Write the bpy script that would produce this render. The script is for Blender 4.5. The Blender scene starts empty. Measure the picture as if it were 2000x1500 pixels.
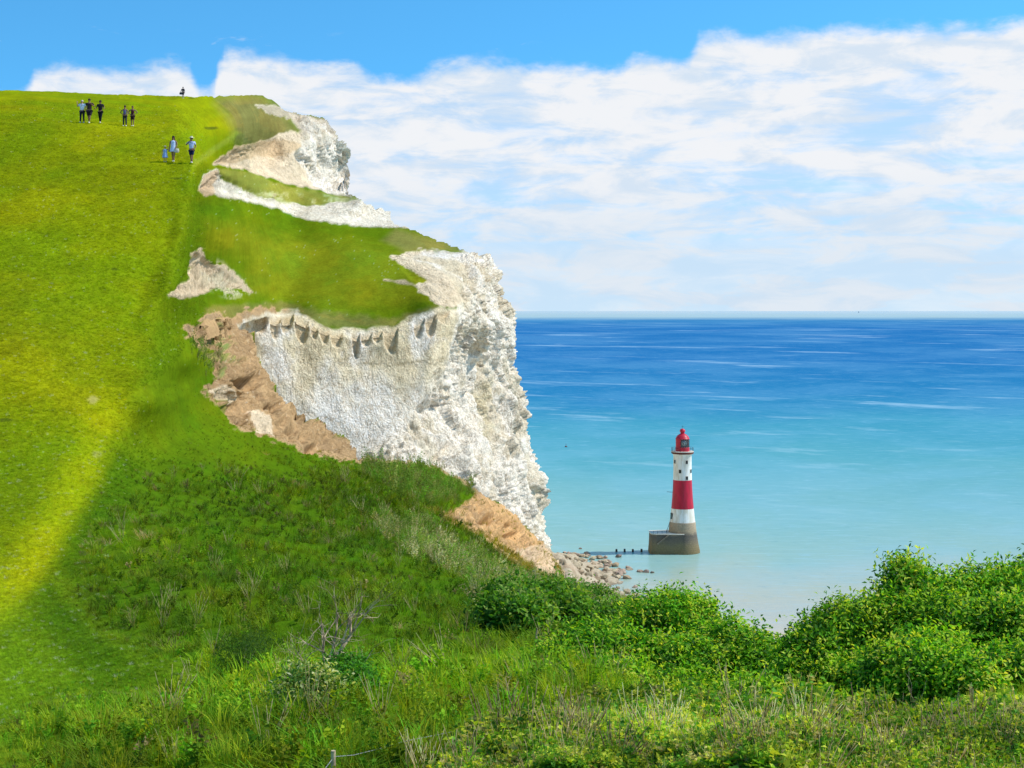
import bpy, bmesh, math, random
import numpy as np
from mathutils import Vector, Matrix
random.seed(7); RNG = np.random.default_rng(11)
C = bpy.context.scene.collection
SC = bpy.context.scene
R = math.radians

# ------------------------------------------------------------------ camera, world, sun
F = 2778.0; CX = 1000.0; HY = 607.0; EYE = 83.0        # reference frame of 2000 x 1500; eye 83 m above the sea
cd = bpy.data.cameras.new('camera'); cam = bpy.data.objects.new('camera', cd); C.objects.link(cam)
cam.location = (0, 0, EYE); cam.rotation_euler = (R(90), 0, 0)
cd.sensor_width = 36; cd.lens = 36 * F / 2000; cd.shift_y = -(750 - HY) / 2000
cd.clip_start = 0.1; cd.clip_end = 400000
SC.camera = cam
SUN_EL, SUN_AZ = 50.0, 84.0                             # azimuth clockwise from +Y (the view direction)
w = bpy.data.worlds.new('World'); SC.world = w; w.use_nodes = True
SC.view_settings.view_transform = 'Standard'; SC.view_settings.look = 'None'
SC.view_settings.gamma = 1; SC.view_settings.exposure = 0.0
sd = bpy.data.lights.new('sun', 'SUN'); sun = bpy.data.objects.new('sun', sd); C.objects.link(sun)
sd.energy = 4.9; sd.angle = R(0.5); sd.color = (1, .955, .88)
sv = Vector((math.sin(R(SUN_AZ)) * math.cos(R(SUN_EL)), math.cos(R(SUN_AZ)) * math.cos(R(SUN_EL)), math.sin(R(SUN_EL))))
sun.rotation_euler = sv.to_track_quat('Z', 'Y').to_euler()
sun.location = sv * 300

class NT:
    """small helper for node trees"""
    def __init__(s, tree): s.t = tree; s.n = tree.nodes; s.l = tree.links
    def node(s, typ, **kw):
        n = s.n.new(typ)
        for k, v in kw.items():
            if k == 'ins':
                for a, b in v.items(): s.put(n.inputs[a], b)
            else: setattr(n, k, v)
        return n
    def put(s, sock, val):
        if isinstance(val, bpy.types.NodeSocket): s.l.new(val, sock)
        else: sock.default_value = val
    def math(s, op, a, b=None, c=None, clamp=False):
        n = s.n.new('ShaderNodeMath'); n.operation = op; n.use_clamp = clamp
        s.put(n.inputs[0], a)
        if b is not None: s.put(n.inputs[1], b)
        if c is not None: s.put(n.inputs[2], c)
        return n.outputs[0]
    def ramp(s, fac, stops, interp='LINEAR'):
        n = s.n.new('ShaderNodeValToRGB'); n.color_ramp.interpolation = interp
        e = n.color_ramp.elements
        while len(e) < len(stops): e.new(0.5)
        for el, (p, c) in zip(e, stops):
            el.position = p; el.color = c if len(c) == 4 else (*c, 1)
        s.put(n.inputs[0], fac); return n.outputs[0]
    def mix(s, fac, a, b, mode='MIX'):
        n = s.n.new('ShaderNodeMix'); n.data_type = 'RGBA'; n.blend_type = mode
        s.put(n.inputs[0], fac); s.put(n.inputs[6], a if not isinstance(a, tuple) else (*a[:3], 1)); s.put(n.inputs[7], b if not isinstance(b, tuple) else (*b[:3], 1))
        return n.outputs[2]
    def noise(s, vec, scale, detail=4, rough=.5, dist=0.):
        n = s.n.new('ShaderNodeTexNoise'); s.put(n.inputs['Vector'], vec)
        n.inputs['Scale'].default_value = scale; n.inputs['Detail'].default_value = detail
        n.inputs['Roughness'].default_value = rough; n.inputs['Distortion'].default_value = dist
        return n.outputs[0]
    def sstep(s, x, a, b):
        n = s.n.new('ShaderNodeMapRange'); n.interpolation_type = 'SMOOTHSTEP'
        s.put(n.inputs[0], x); n.inputs[1].default_value = a; n.inputs[2].default_value = b
        n.inputs[3].default_value = 0; n.inputs[4].default_value = 1
        return n.outputs[0]
    def vec(s, x, y, z=0.):
        n = s.n.new('ShaderNodeCombineXYZ'); s.put(n.inputs[0], x); s.put(n.inputs[1], y); s.put(n.inputs[2], z); return n.outputs[0]

T = NT(w.node_tree); T.n.clear()
out = T.node('ShaderNodeOutputWorld')
tc = T.node('ShaderNodeTexCoord').outputs['Generated']
sep = T.node('ShaderNodeSeparateXYZ', ins={0: tc})
dx, dy, dz = sep.outputs
az = T.math('ARCTAN2', dx, dy)                          # radians, 0 straight ahead
el = T.math('ARCSINE', dz)
sky = T.node('ShaderNodeTexSky', sky_type='NISHITA', sun_disc=False)
sky.sun_elevation = R(SUN_EL); sky.sun_rotation = R(SUN_AZ)
sky.air_density = 1.0; sky.dust_density = 0.3; sky.ozone_density = 3.0; sky.altitude = 80
up = T.math('ADD', T.math('MULTIPLY', T.math('MAXIMUM', dz, 0.0), 2.0), 0.12)
nv = T.node('ShaderNodeVectorMath', operation='NORMALIZE', ins={0: T.vec(dx, dy, up)})
T.l.new(nv.outputs[0], sky.inputs[0])
skyc = T.mix(1.0, sky.outputs[0], (0.80, 2.02, 2.25), 'MULTIPLY')
bg_sky = T.node('ShaderNodeBackground', ins={0: skyc, 1: 0.115})
# cloud bank: upper limit of the bank by azimuth, ragged by noise
def PXAZ(px): return (math.atan2(px - CX, F) / R(24)) * .5 + .5
def PYEL(py): return math.atan2(HY - py, F)
azn = T.math('ADD', T.math('MULTIPLY', T.math('DIVIDE', az, R(24)), .5), .5, clamp=True)
fc = T.node('ShaderNodeFloatCurve'); fc.inputs[0].default_value = 1; T.put(fc.inputs[1], azn)
tops = [(0, 215), (45, 205), (72, 160), (130, 152), (230, 150), (330, 133), (372, 146), (396, 184), (418, 172), (440, 116), (520, 108), (600, 132), (690, 124), (735, 146), (800, 146), (870, 116), (950, 106), (1050, 122), (1150, 128), (1215, 130), (1240, 108), (1340, 106), (1372, 66), (1500, 70), (1750, 64), (2000, 72)]
cv = fc.mapping.curves[0]
pts = [(PXAZ(x), PYEL(y) / .3) for x, y in tops]
cv.points[0].location = (0, pts[0][1]); cv.points[1].location = (1, pts[-1][1])
for p in pts: cv.points.new(*p)
fc.mapping.update()
top = T.math('MULTIPLY', fc.outputs[0], .3)
cvec = T.vec(T.math('MULTIPLY', az, 1.0), T.math('MULTIPLY', el, 1.9), 0.3)
n1 = T.noise(cvec, 22, 10, .58, .3)
n2 = T.noise(T.vec(T.math('MULTIPLY', az, 1.0), T.math('MULTIPLY', el, 6.0), 4.1), 9, 8, .6, .4)
n3 = T.noise(cvec, 70, 6, .6, .2)
n4 = T.noise(T.vec(az, T.math('MULTIPLY', el, 3.2), 9.7), 17, 9, .6, .5)
rag = T.math('ADD', T.math('MULTIPLY', T.math('SUBTRACT', n1, .5), .022), T.math('MULTIPLY', T.math('SUBTRACT', n3, .5), .012))
edge = T.sstep(T.math('ADD', T.math('SUBTRACT', top, el), rag), -.003, .012)
body = T.math('ADD', T.math('MULTIPLY', n2, .55), T.math('MULTIPLY', n4, .45))
low = T.sstep(el, PYEL(330), PYEL(480))                 # 0 high, 1 low in the bank: the lower bank is thinner
gap = T.sstep(T.math('ADD', body, T.math('MULTIPLY', T.sstep(el, PYEL(250), PYEL(60)), .10)), .36, .54)
dens = T.math('MULTIPLY', edge, T.math('ADD', T.math('MULTIPLY', gap, .36), .63))
wisp = T.math('MULTIPLY', T.sstep(T.noise(T.vec(az, T.math('MULTIPLY', el, 4.0), 2.2), 26, 8, .6, .6), .62, .74), .5)
dens = T.math('MAXIMUM', dens, T.math('MULTIPLY', wisp, T.sstep(el, PYEL(60), PYEL(110))))
low2 = T.sstep(el, PYEL(300), PYEL(520))
dens = T.math('MAXIMUM', dens, T.math('MULTIPLY', low2, .92))
shade = T.sstep(T.math('ADD', n4, T.math('MULTIPLY', T.math('SUBTRACT', n1, .5), .7)), .36, .6)
ccol = T.mix(shade, (.72, .83, .96), (.94, .955, .985))
ccol = T.mix(low2, ccol, T.mix(T.sstep(n4, .35, .65), (.66, .80, .95), (.80, .87, .95)))
dens = T.math('MULTIPLY', dens, T.sstep(T.math('SUBTRACT', .62, el), .0, .3))
bg_c = T.node('ShaderNodeBackground', ins={0: ccol, 1: 0.95})
mx = T.node('ShaderNodeMixShader', ins={0: dens, 1: bg_sky.outputs[0], 2: bg_c.outputs[0]})
T.l.new(mx.outputs[0], out.inputs[0])

# ------------------------------------------------------------------ helpers
def tag(o, label=None, cat=None, group=None, kind=None):
    if label: o['label'] = label
    if cat: o['category'] = cat
    if group: o['group'] = group
    if kind: o['kind'] = kind
    return o
def P(px, py, D): return np.stack([(px - CX) / F * D, D + 0 * px, EYE - (py - HY) / F * D], -1)
def P1(px, py, D): return Vector(((px - CX) / F * D, D, EYE - (py - HY) / F * D))
def hash3(ix, iy, iz, s=0):
    h = (ix * 374761393 + iy * 668265263 + iz * 2147483647 + s * 974634721) & 0xffffffff
    h = ((h ^ (h >> 13)) * 1274126177) & 0xffffffff
    h = ((h ^ (h >> 16)) * 2246822519) & 0xffffffff
    return ((h ^ (h >> 15)) & 0xffffff) / float(0xffffff)
def vnoise(p, s=0):
    i = np.floor(p).astype(np.int64); f = p - i; f = f * f * f * (f * (f * 6 - 15) + 10)
    r = 0
    for a in (0, 1):
        wx = f[..., 0] if a else 1 - f[..., 0]
        for b in (0, 1):
            wy = f[..., 1] if b else 1 - f[..., 1]
            for c in (0, 1):
                wz = f[..., 2] if c else 1 - f[..., 2]
                r = r + wx * wy * wz * hash3(i[..., 0] + a, i[..., 1] + b, i[..., 2] + c, s)
    return r * 2 - 1
def fbm(p, scale, octv=4, s=0, gain=.5):
    q = np.asarray(p, float) / scale; r = 0; a = 1; t = 0
    for k in range(octv):
        r = r + a * vnoise(q * (2.03 ** k) + 17.3 * k, s + k); t += a; a *= gain
    return r / t
def worley(p, scale, s=0):
    """distance to nearest cell point and that cell's random value"""
    q = np.asarray(p, float) / scale; i = np.floor(q).astype(np.int64); best = np.full(q.shape[:-1], 9.); val = np.zeros_like(best); sec = best.copy()
    for a in (-1, 0, 1):
        for b in (-1, 0, 1):
            for c in (-1, 0, 1):
                X, Y, Z = i[..., 0] + a, i[..., 1] + b, i[..., 2] + c
                d = (X + hash3(X, Y, Z, s) - q[..., 0]) ** 2 + (Y + hash3(X, Y, Z, s + 1) - q[..., 1]) ** 2 + (Z + hash3(X, Y, Z, s + 2) - q[..., 2]) ** 2
                v = hash3(X, Y, Z, s + 3); m = d < best
                sec = np.where(m, best, np.minimum(sec, d)); val = np.where(m, v, val); best = np.where(m, d, best)
    return np.sqrt(best), np.sqrt(sec), val
def sstep(x, a, b):
    t = np.clip((x - a) / (b - a), 0, 1); return t * t * (3 - 2 * t)
def poly_sd(x, y, poly):
    """signed distance to a polygon, positive inside"""
    poly = np.asarray(poly, float); d = np.full(np.shape(x), 1e9); ins = np.zeros(np.shape(x), bool)
    for (ax, ay), (bx, by) in zip(poly, np.roll(poly, -1, 0)):
        ex, ey = bx - ax, by - ay; L = ex * ex + ey * ey + 1e-9
        t = np.clip(((x - ax) * ex + (y - ay) * ey) / L, 0, 1)
        d = np.minimum(d, np.hypot(x - ax - t * ex, y - ay - t * ey))
        if by != ay:
            c = ((ay > y) != (by > y)) & (x < (bx - ax) * (y - ay) / (by - ay) + ax); ins ^= c
    return np.where(ins, d, -d)
def line_d(x, y, pl):
    d = np.full(np.shape(x), 1e9)
    for (ax, ay), (bx, by) in zip(pl[:-1], pl[1:]):
        ex, ey = bx - ax, by - ay; t = np.clip(((x - ax) * ex + (y - ay) * ey) / (ex * ex + ey * ey), 0, 1)
        d = np.minimum(d, np.hypot(x - ax - t * ex, y - ay - t * ey))
    return d
class RBF:
    def __init__(s, pts, c=45.):
        a = np.array(pts, float); s.x = a[:, :2]; s.c = c; v = np.log(a[:, 2]); s.m = v.mean()
        A = s.k(s.x); A += np.eye(len(a)) * 1e-3
        n = len(a); Q = np.ones((n, 3)); Q[:, 1:] = s.x / 1000
        M = np.zeros((n + 3, n + 3)); M[:n, :n] = A; M[:n, n:] = Q; M[n:, :n] = Q.T
        s.w = np.linalg.solve(M, np.concatenate([v, np.zeros(3)]))
    def k(s, q):
        d2 = ((q[:, None, :] - s.x[None]) ** 2).sum(-1); return -np.sqrt(d2 + s.c ** 2) / 100
    def __call__(s, px, py):
        q = np.stack([np.ravel(px), np.ravel(py)], -1).astype(float); r = np.empty(len(q)); n = len(s.x)
        for i in range(0, len(q), 50000):
            b = q[i:i + 50000]; r[i:i + 50000] = s.k(b) @ s.w[:n] + s.w[n] + (b / 1000) @ s.w[n + 1:]
        return np.exp(r).reshape(np.shape(px))
def mesh_obj(name, verts, faces, mats, parent=None, smooth=True, midx=None, cols=None):
    me = bpy.data.meshes.new(name)
    v = np.asarray(verts, np.float32).reshape(-1, 3)
    if isinstance(faces, np.ndarray):
        k = faces.shape[1]; me.vertices.add(len(v)); me.vertices.foreach_set('co', v.ravel())
        me.loops.add(faces.size); me.loops.foreach_set('vertex_index', faces.astype(np.int32).ravel())
        me.polygons.add(len(faces)); me.polygons.foreach_set('loop_start', np.arange(0, faces.size, k, dtype=np.int32))
        me.update(calc_edges=True)
    else:
        me.from_pydata(v.tolist(), [], faces); me.update()
    if smooth: me.polygons.foreach_set('use_smooth', np.ones(len(me.polygons), bool))
    for m in (mats if isinstance(mats, (list, tuple)) else [mats]): me.materials.append(m)
    if midx is not None: me.polygons.foreach_set('material_index', np.asarray(midx, np.int32))
    if cols is not None:
        a = me.color_attributes.new('tint', 'FLOAT_COLOR', 'POINT')
        cc = np.ones((len(v), 4), np.float32); cc[:, :3] = cols; a.data.foreach_set('color', cc.ravel())
    o = bpy.data.objects.new(name, me); C.objects.link(o)
    if parent: o.parent = parent
    return o
def mat(name, base=(.5, .5, .5), rough=.8, spec=.3, build=None, metal=0.):
    m = bpy.data.materials.new(name); m.use_nodes = True; t = NT(m.node_tree); b = m.node_tree.nodes['Principled BSDF']
    b.inputs['Base Color'].default_value = (*base, 1); b.inputs['Roughness'].default_value = rough
    b.inputs['Specular IOR Level'].default_value = spec; b.inputs['Metallic'].default_value = metal
    if build: build(t, b)
    return m
def wear(scale, amt, c2=None, stretch=(1, 1, 1)):
    """surface mottling in object space plus a small bump"""
    def f(t, b):
        base = tuple(b.inputs['Base Color'].default_value)[:3]
        co = t.node('ShaderNodeTexCoord').outputs['Object']
        mp = t.node('ShaderNodeMapping', ins={0: co, 3: stretch}).outputs[0]
        n = t.noise(mp, scale, 6, .6, .3)
        c2_ = c2 or tuple(x * (1 - amt) for x in base)
        t.put(b.inputs['Base Color'], t.mix(t.sstep(n, .35, .65), base, c2_))
        bp = t.node('ShaderNodeBump', ins={'Strength': .3, 'Distance': .02, 'Height': n}); t.put(b.inputs['Normal'], bp.outputs[0])
    return f

# ------------------------------------------------------------------ ground materials
def ground_mat(name, fine, bumpd, rock=0.):
    def f(t, b):
        col = t.node('ShaderNodeAttribute', attribute_name='tint').outputs['Color']
        g = t.node('ShaderNodeNewGeometry').outputs['Position']
        a = t.noise(g, fine, 5, .65); c = t.noise(g, fine * 6.3, 3, .6); d = t.noise(g, fine * .17, 4, .5)
        k = t.math('ADD', t.math('MULTIPLY', a, .42), t.math('ADD', t.math('MULTIPLY', c, .42), t.math('MULTIPLY', d, .16)))
        v = t.math('MULTIPLY_ADD', k, 2.3, -.15)
        hs = t.node('ShaderNodeHueSaturation', ins={'Hue': t.math('MULTIPLY_ADD', d, .03, .485), 'Saturation': 1.0, 'Value': v, 'Color': col})
        t.put(b.inputs['Base Color'], hs.outputs[0])
        bp = t.node('ShaderNodeBump', ins={'Strength': .8, 'Distance': bumpd, 'Height': k}); t.put(b.inputs['Normal'], bp.outputs[0])
    return mat(name, rough=1., spec=0., build=f)
M_hill = ground_mat('hill_ground', 1.2, .10)
M_near = ground_mat('near_ground', 3.5, .05)
def chalk_build(t, b):
    col = t.node('ShaderNodeAttribute', attribute_name='tint').outputs['Color']
    g = t.node('ShaderNodeNewGeometry').outputs['Position']
    mp = t.node('ShaderNodeMapping', ins={0: g, 3: (1, 1, .8)}).outputs[0]
    a = t.noise(mp, .45, 7, .65, .4); c = t.noise(mp, 1.8, 5, .65)
    vs = t.noise(t.node('ShaderNodeMapping', ins={0: g, 3: (1, 1, .22)}).outputs[0], .9, 6, .6, .6); zz = t.node('ShaderNodeSeparateXYZ', ins={0: g}).outputs[2]
    crack = t.sstep(vs, .36, .44)
    bandf = t.math('FRACT', t.math('ADD', t.math('MULTIPLY', zz, .21), t.math('MULTIPLY', t.noise(g, .05, 3, .5), .6)))
    flint = t.math('MULTIPLY', t.sstep(t.math('ABSOLUTE', t.math('SUBTRACT', bandf, .5)), .05, .015), t.sstep(t.noise(g, .6, 4, .7), .50, .60))
    v = t.math('MULTIPLY', t.math('MULTIPLY_ADD', c, .35, .82), t.math('MULTIPLY_ADD', crack, .12, .88))
    hs = t.node('ShaderNodeHueSaturation', ins={'Value': v, 'Color': col})
    r1 = t.noise(mp, .55, 6, .7, 1.2); r2 = t.noise(mp, .14, 3, .5)
    cre = t.math('MULTIPLY', t.sstep(t.math('ABSOLUTE', t.math('SUBTRACT', r1, .5)), .040, .008), t.sstep(r2, .32, .5))
    t.put(b.inputs['Base Color'], t.mix(t.math('MULTIPLY', flint, .45), t.mix(t.math('MULTIPLY', cre, .7), hs.outputs[0], (.46, .33, .19)), (.40, .35, .29)))
    h = t.math('ADD', t.math('ADD', a, t.math('MULTIPLY', c, .5)), t.math('MULTIPLY', crack, .2))
    bp = t.node('ShaderNodeBump', ins={'Strength': 1., 'Distance': 1.15, 'Height': h}); t.put(b.inputs['Normal'], bp.outputs[0])
M_chalk = mat('chalk', rough=.95, spec=.05, build=chalk_build)

# ------------------------------------------------------------------ land: relief from surveyed points (x, y, distance)
hill = [(250, 800, 55.8), (150, 820, 51), (300, 860, 59.5), (0, 800, 50), (250, 860, 53.5), (-300, 607, 62), (0, 607, 64), (100, 607, 65), (200, 607, 68), (280, 607, 68.5), (0, 700, 56), (200, 720, 60), (300, 720, 63), (-300, 400, 81), (0, 400, 82), (150, 400, 84), (250, 400, 84), (305, 400, 85),
 (0, 300, 92), (200, 300, 92), (290, 318, 90), (322, 317, 90), (375, 320, 90.5), (160, 240, 99), (196, 240, 101), (244, 246, 98), (262, 247, 99), (357, 192, 208), (400, 196, 290), (300, 193, 170), (280, 215, 118),
 (0, 184, 130), (150, 192, 136), (240, 193, 150), (-300, 184, 128), (450, 194, 420), (500, 192, 570), (345, 400, 84), (360, 357, 87.5), (378, 348, 91), (335, 360, 87.5), (392, 372, 98), (385, 400, 93), (420, 420, 145), (330, 480, 79), (380, 480, 90), (450, 480, 250), (315, 560, 73), (370, 560, 85), (430, 560, 190), (500, 590, 370),
 (420, 290, 190), (400, 240, 180), (350, 240, 125), (300, 240, 108), (460, 260, 330), (450, 320, 330), (402, 340, 122), (-300, 300, 90), (-300, 720, 54)]
head = [(600, 620, 425), (700, 628, 430), (800, 625, 435), (870, 600, 440), (920, 560, 470), (930, 500, 518), (550, 500, 470), (700, 500, 480), (850, 500, 492), (600, 440, 522), (700, 447, 530), (780, 452, 535), (860, 477, 530),
 (402, 378, 112), (435, 350, 240), (440, 395, 260), (500, 395, 470), (560, 410, 538), (700, 432, 548), (765, 430, 560), (600, 388, 560), (690, 386, 572), (480, 350, 450), (480, 310, 470), (520, 340, 540), (600, 360, 585), (640, 372, 600), (500, 290, 535), (560, 290, 585), (530, 260, 580), (600, 240, 628), (560, 220, 618), (640, 240, 650), (680, 290, 655), (678, 370, 622), (620, 300, 615), (560, 350, 562), (640, 310, 630), (530, 210, 600)]
wall = [(540, 700, 411), (560, 665, 412), (545, 745, 409), (590, 740, 412), (530, 640, 408), (480, 700, 320), (480, 790, 330), (500, 680, 378), (500, 760, 380), (560, 800, 408), (620, 860, 407), (620, 700, 417), (750, 700, 422), (850, 700, 430), (700, 800, 417), (700, 890, 406), (760, 800, 421), (800, 900, 410), (850, 800, 438), (900, 900, 432), (900, 700, 466), (1000, 700, 516), (1000, 600, 526), (960, 520, 524),
 (1040, 850, 512), (1060, 950, 508), (1070, 1050, 502), (950, 850, 472), (950, 1000, 440), (850, 1000, 398), (700, 1000, 402), (600, 1000, 398), (900, 1100, 415), (1000, 1100, 455), (1080, 1160, 484), (700, 1160, 385), (530, 1000, 395), (560, 1160, 365)]
soilc = [(355, 720, 74), (400, 770, 92), (420, 720, 107), (390, 640, 98), (340, 640, 76), (440, 650, 150), (320, 790, 62), (390, 840, 74), (455, 800, 112)]
near = [(0, 1500, 12.5), (400, 1500, 11.5), (800, 1500, 10.5), (1200, 1500, 10), (1600, 1500, 9.5), (2000, 1500, 9), (0, 1300, 20), (400, 1300, 18.5), (800, 1300, 17), (1200, 1400, 12.8), (1600, 1400, 12.2), (2000, 1400, 11.6),
 (800, 1200, 24), (1000, 1300, 17.5), (1200, 1300, 19), (1000, 1200, 30), (1100, 1200, 36), (0, 1150, 28), (400, 1150, 27), (700, 1150, 29), (0, 1000, 37), (200, 1000, 39), (400, 1000, 45), (600, 1000, 58), (800, 1050, 62), (900, 1100, 58), (1000, 1130, 72),
 (600, 920, 95), (800, 960, 118), (900, 1000, 140), (1000, 1060, 200), (1060, 1085, 280), (400, 880, 65), (500, 860, 100), (0, 850, 47), (250, 850, 54), (490, 770, 122), (560, 830, 128), (640, 880, 140), (700, 897, 150), (780, 905, 165), (850, 914, 185), (930, 965, 212), (1000, 1008, 240), (1060, 1058, 305), (1090, 1095, 350),
 (1110, 1140, 150), (1200, 1205, 55), (1300, 1260, 30), (1500, 1310, 21), (1700, 1330, 19.5), (2100, 1330, 18), (2600, 1330, 17), (2600, 1500, 8.5), (-300, 1500, 13), (-300, 1200, 25), (-300, 900, 44), (0, 1800, 6.8), (1000, 1800, 5.8), (2000, 1800, 5.4), (1000, 2300, 3.0), (0, 2300, 3.4), (2200, 2300, 2.9),
 (440, 650, 138), (480, 650, 165), (450, 700, 122), (500, 720, 142), (470, 740, 117), (540, 775, 138), (600, 850, 132), (450, 840, 90)]
rbf_up = RBF(hill + head + wall + soilc + [(0, 850, 47), (250, 850, 54), (-300, 900, 44)])
rbf_lo = RBF([p for p in hill if not (p[0] > 425 and p[1] > 300)] + [p for p in soilc if p != (440, 650, 150)] + near, 38.)
JOIN = [(-300, 800), (200, 800), (330, 715), (375, 645)]
HYP = [178, 184, 192, 200, 220, 241, 270, 300, 320, 360, 400, 450, 500, 560, 607, 700, 760]
HL = [145, 130, 122, 116, 105, 99, 95.2, 92.3, 90.3, 86.3, 82.3, 77.8, 73.3, 68., 64, 56, 51]
HR = [400, 300, 205, 165, 125, 108, 98, 93.2, 90.5, 87., 84, 81, 78.3, 75.5, 73.5, 70, 66]
def D_up(px, py):
    a = np.log(rbf_up(px, py)); l = np.log(np.interp(py, HYP, HL)); r = np.log(np.interp(py, HYP, HR)); t = np.clip(px, 0, 350) / 350
    h = l + (r - l) * (t ** 1.6); xr = np.interp(py, [190, 240, 320, 400, 500, 620], [330, 345, 372, 345, 310, 262])
    k = sstep(px, xr + 45, xr - 5) * sstep(py, 745, 560)
    return np.exp(a * (1 - k) + h * k)
def D_lo(px, py):
    a = rbf_lo(px, py); b = D_up(px, py)
    k = sstep(line_d(px, py, JOIN), 66, 28) * sstep(px, 412, 384)
    return np.exp(np.log(a) * (1 - k) + np.log(b) * k)

CLIFF = [(448, 645), (480, 622), (520, 611), (580, 605), (612, 625), (650, 640), (700, 643), (770, 634), (830, 612), (862, 598), (890, 606), (905, 580), (885, 545), (850, 520), (800, 505), (830, 489), (880, 494), (932, 487), (975, 480), (1010, 510), (1040, 600), (1050, 740), (1090, 880), (1110, 1190), (430, 1190)]
LAND = [(-300, 178), (0, 178), (60, 179), (120, 182), (200, 186), (350, 190), (400, 191), (450, 190), (500, 187), (530, 197), (548, 212), (560, 216), (600, 226), (640, 236), (652, 252), (660, 268), (676, 280), (685, 300), (680, 350), (680, 379), (700, 388), (735, 402), (763, 412), (766, 428), (775, 440), (800, 448), (850, 470), (900, 487), (932, 494), (960, 505), (978, 520), (990, 570), (1006, 630), (999, 665), (1012, 740), (1036, 820), (1055, 880), (1062, 960), (1070, 1050), (1078, 1190), (560, 1190), (500, 900), (478, 780), (458, 700), (430, 652), (388, 672), (342, 742), (206, 824), (-300, 824)]
SLOPE = [(-300, 800), (200, 800), (330, 715), (375, 645), (430, 620), (470, 628), (496, 655), (503, 705), (535, 752), (565, 785), (600, 800), (645, 828), (690, 872), (712, 893), (780, 899), (850, 910), (900, 932), (932, 960), (990, 990), (1030, 1035), (1062, 1062), (1092, 1095), (1115, 1150), (1200, 1205), (1300, 1260), (1500, 1310), (1700, 1330), (2600, 1330), (2600, 2300), (-300, 2300)]
FARCHALK = [(560, 216), (600, 226), (640, 234), (652, 250), (660, 265), (676, 278), (690, 300), (686, 384), (640, 376), (612, 358), (600, 330), (575, 300), (590, 285), (588, 262), (572, 240)]
FOLD = [(470, 255), (400, 300), (345, 335), (322, 400), (305, 480), (262, 650), (222, 800), (190, 900), (140, 1000), (60, 1130), (-40, 1230)]
def lerp(a, b, k): return a * (1 - k[..., None]) + np.asarray(b) * k[..., None]

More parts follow.
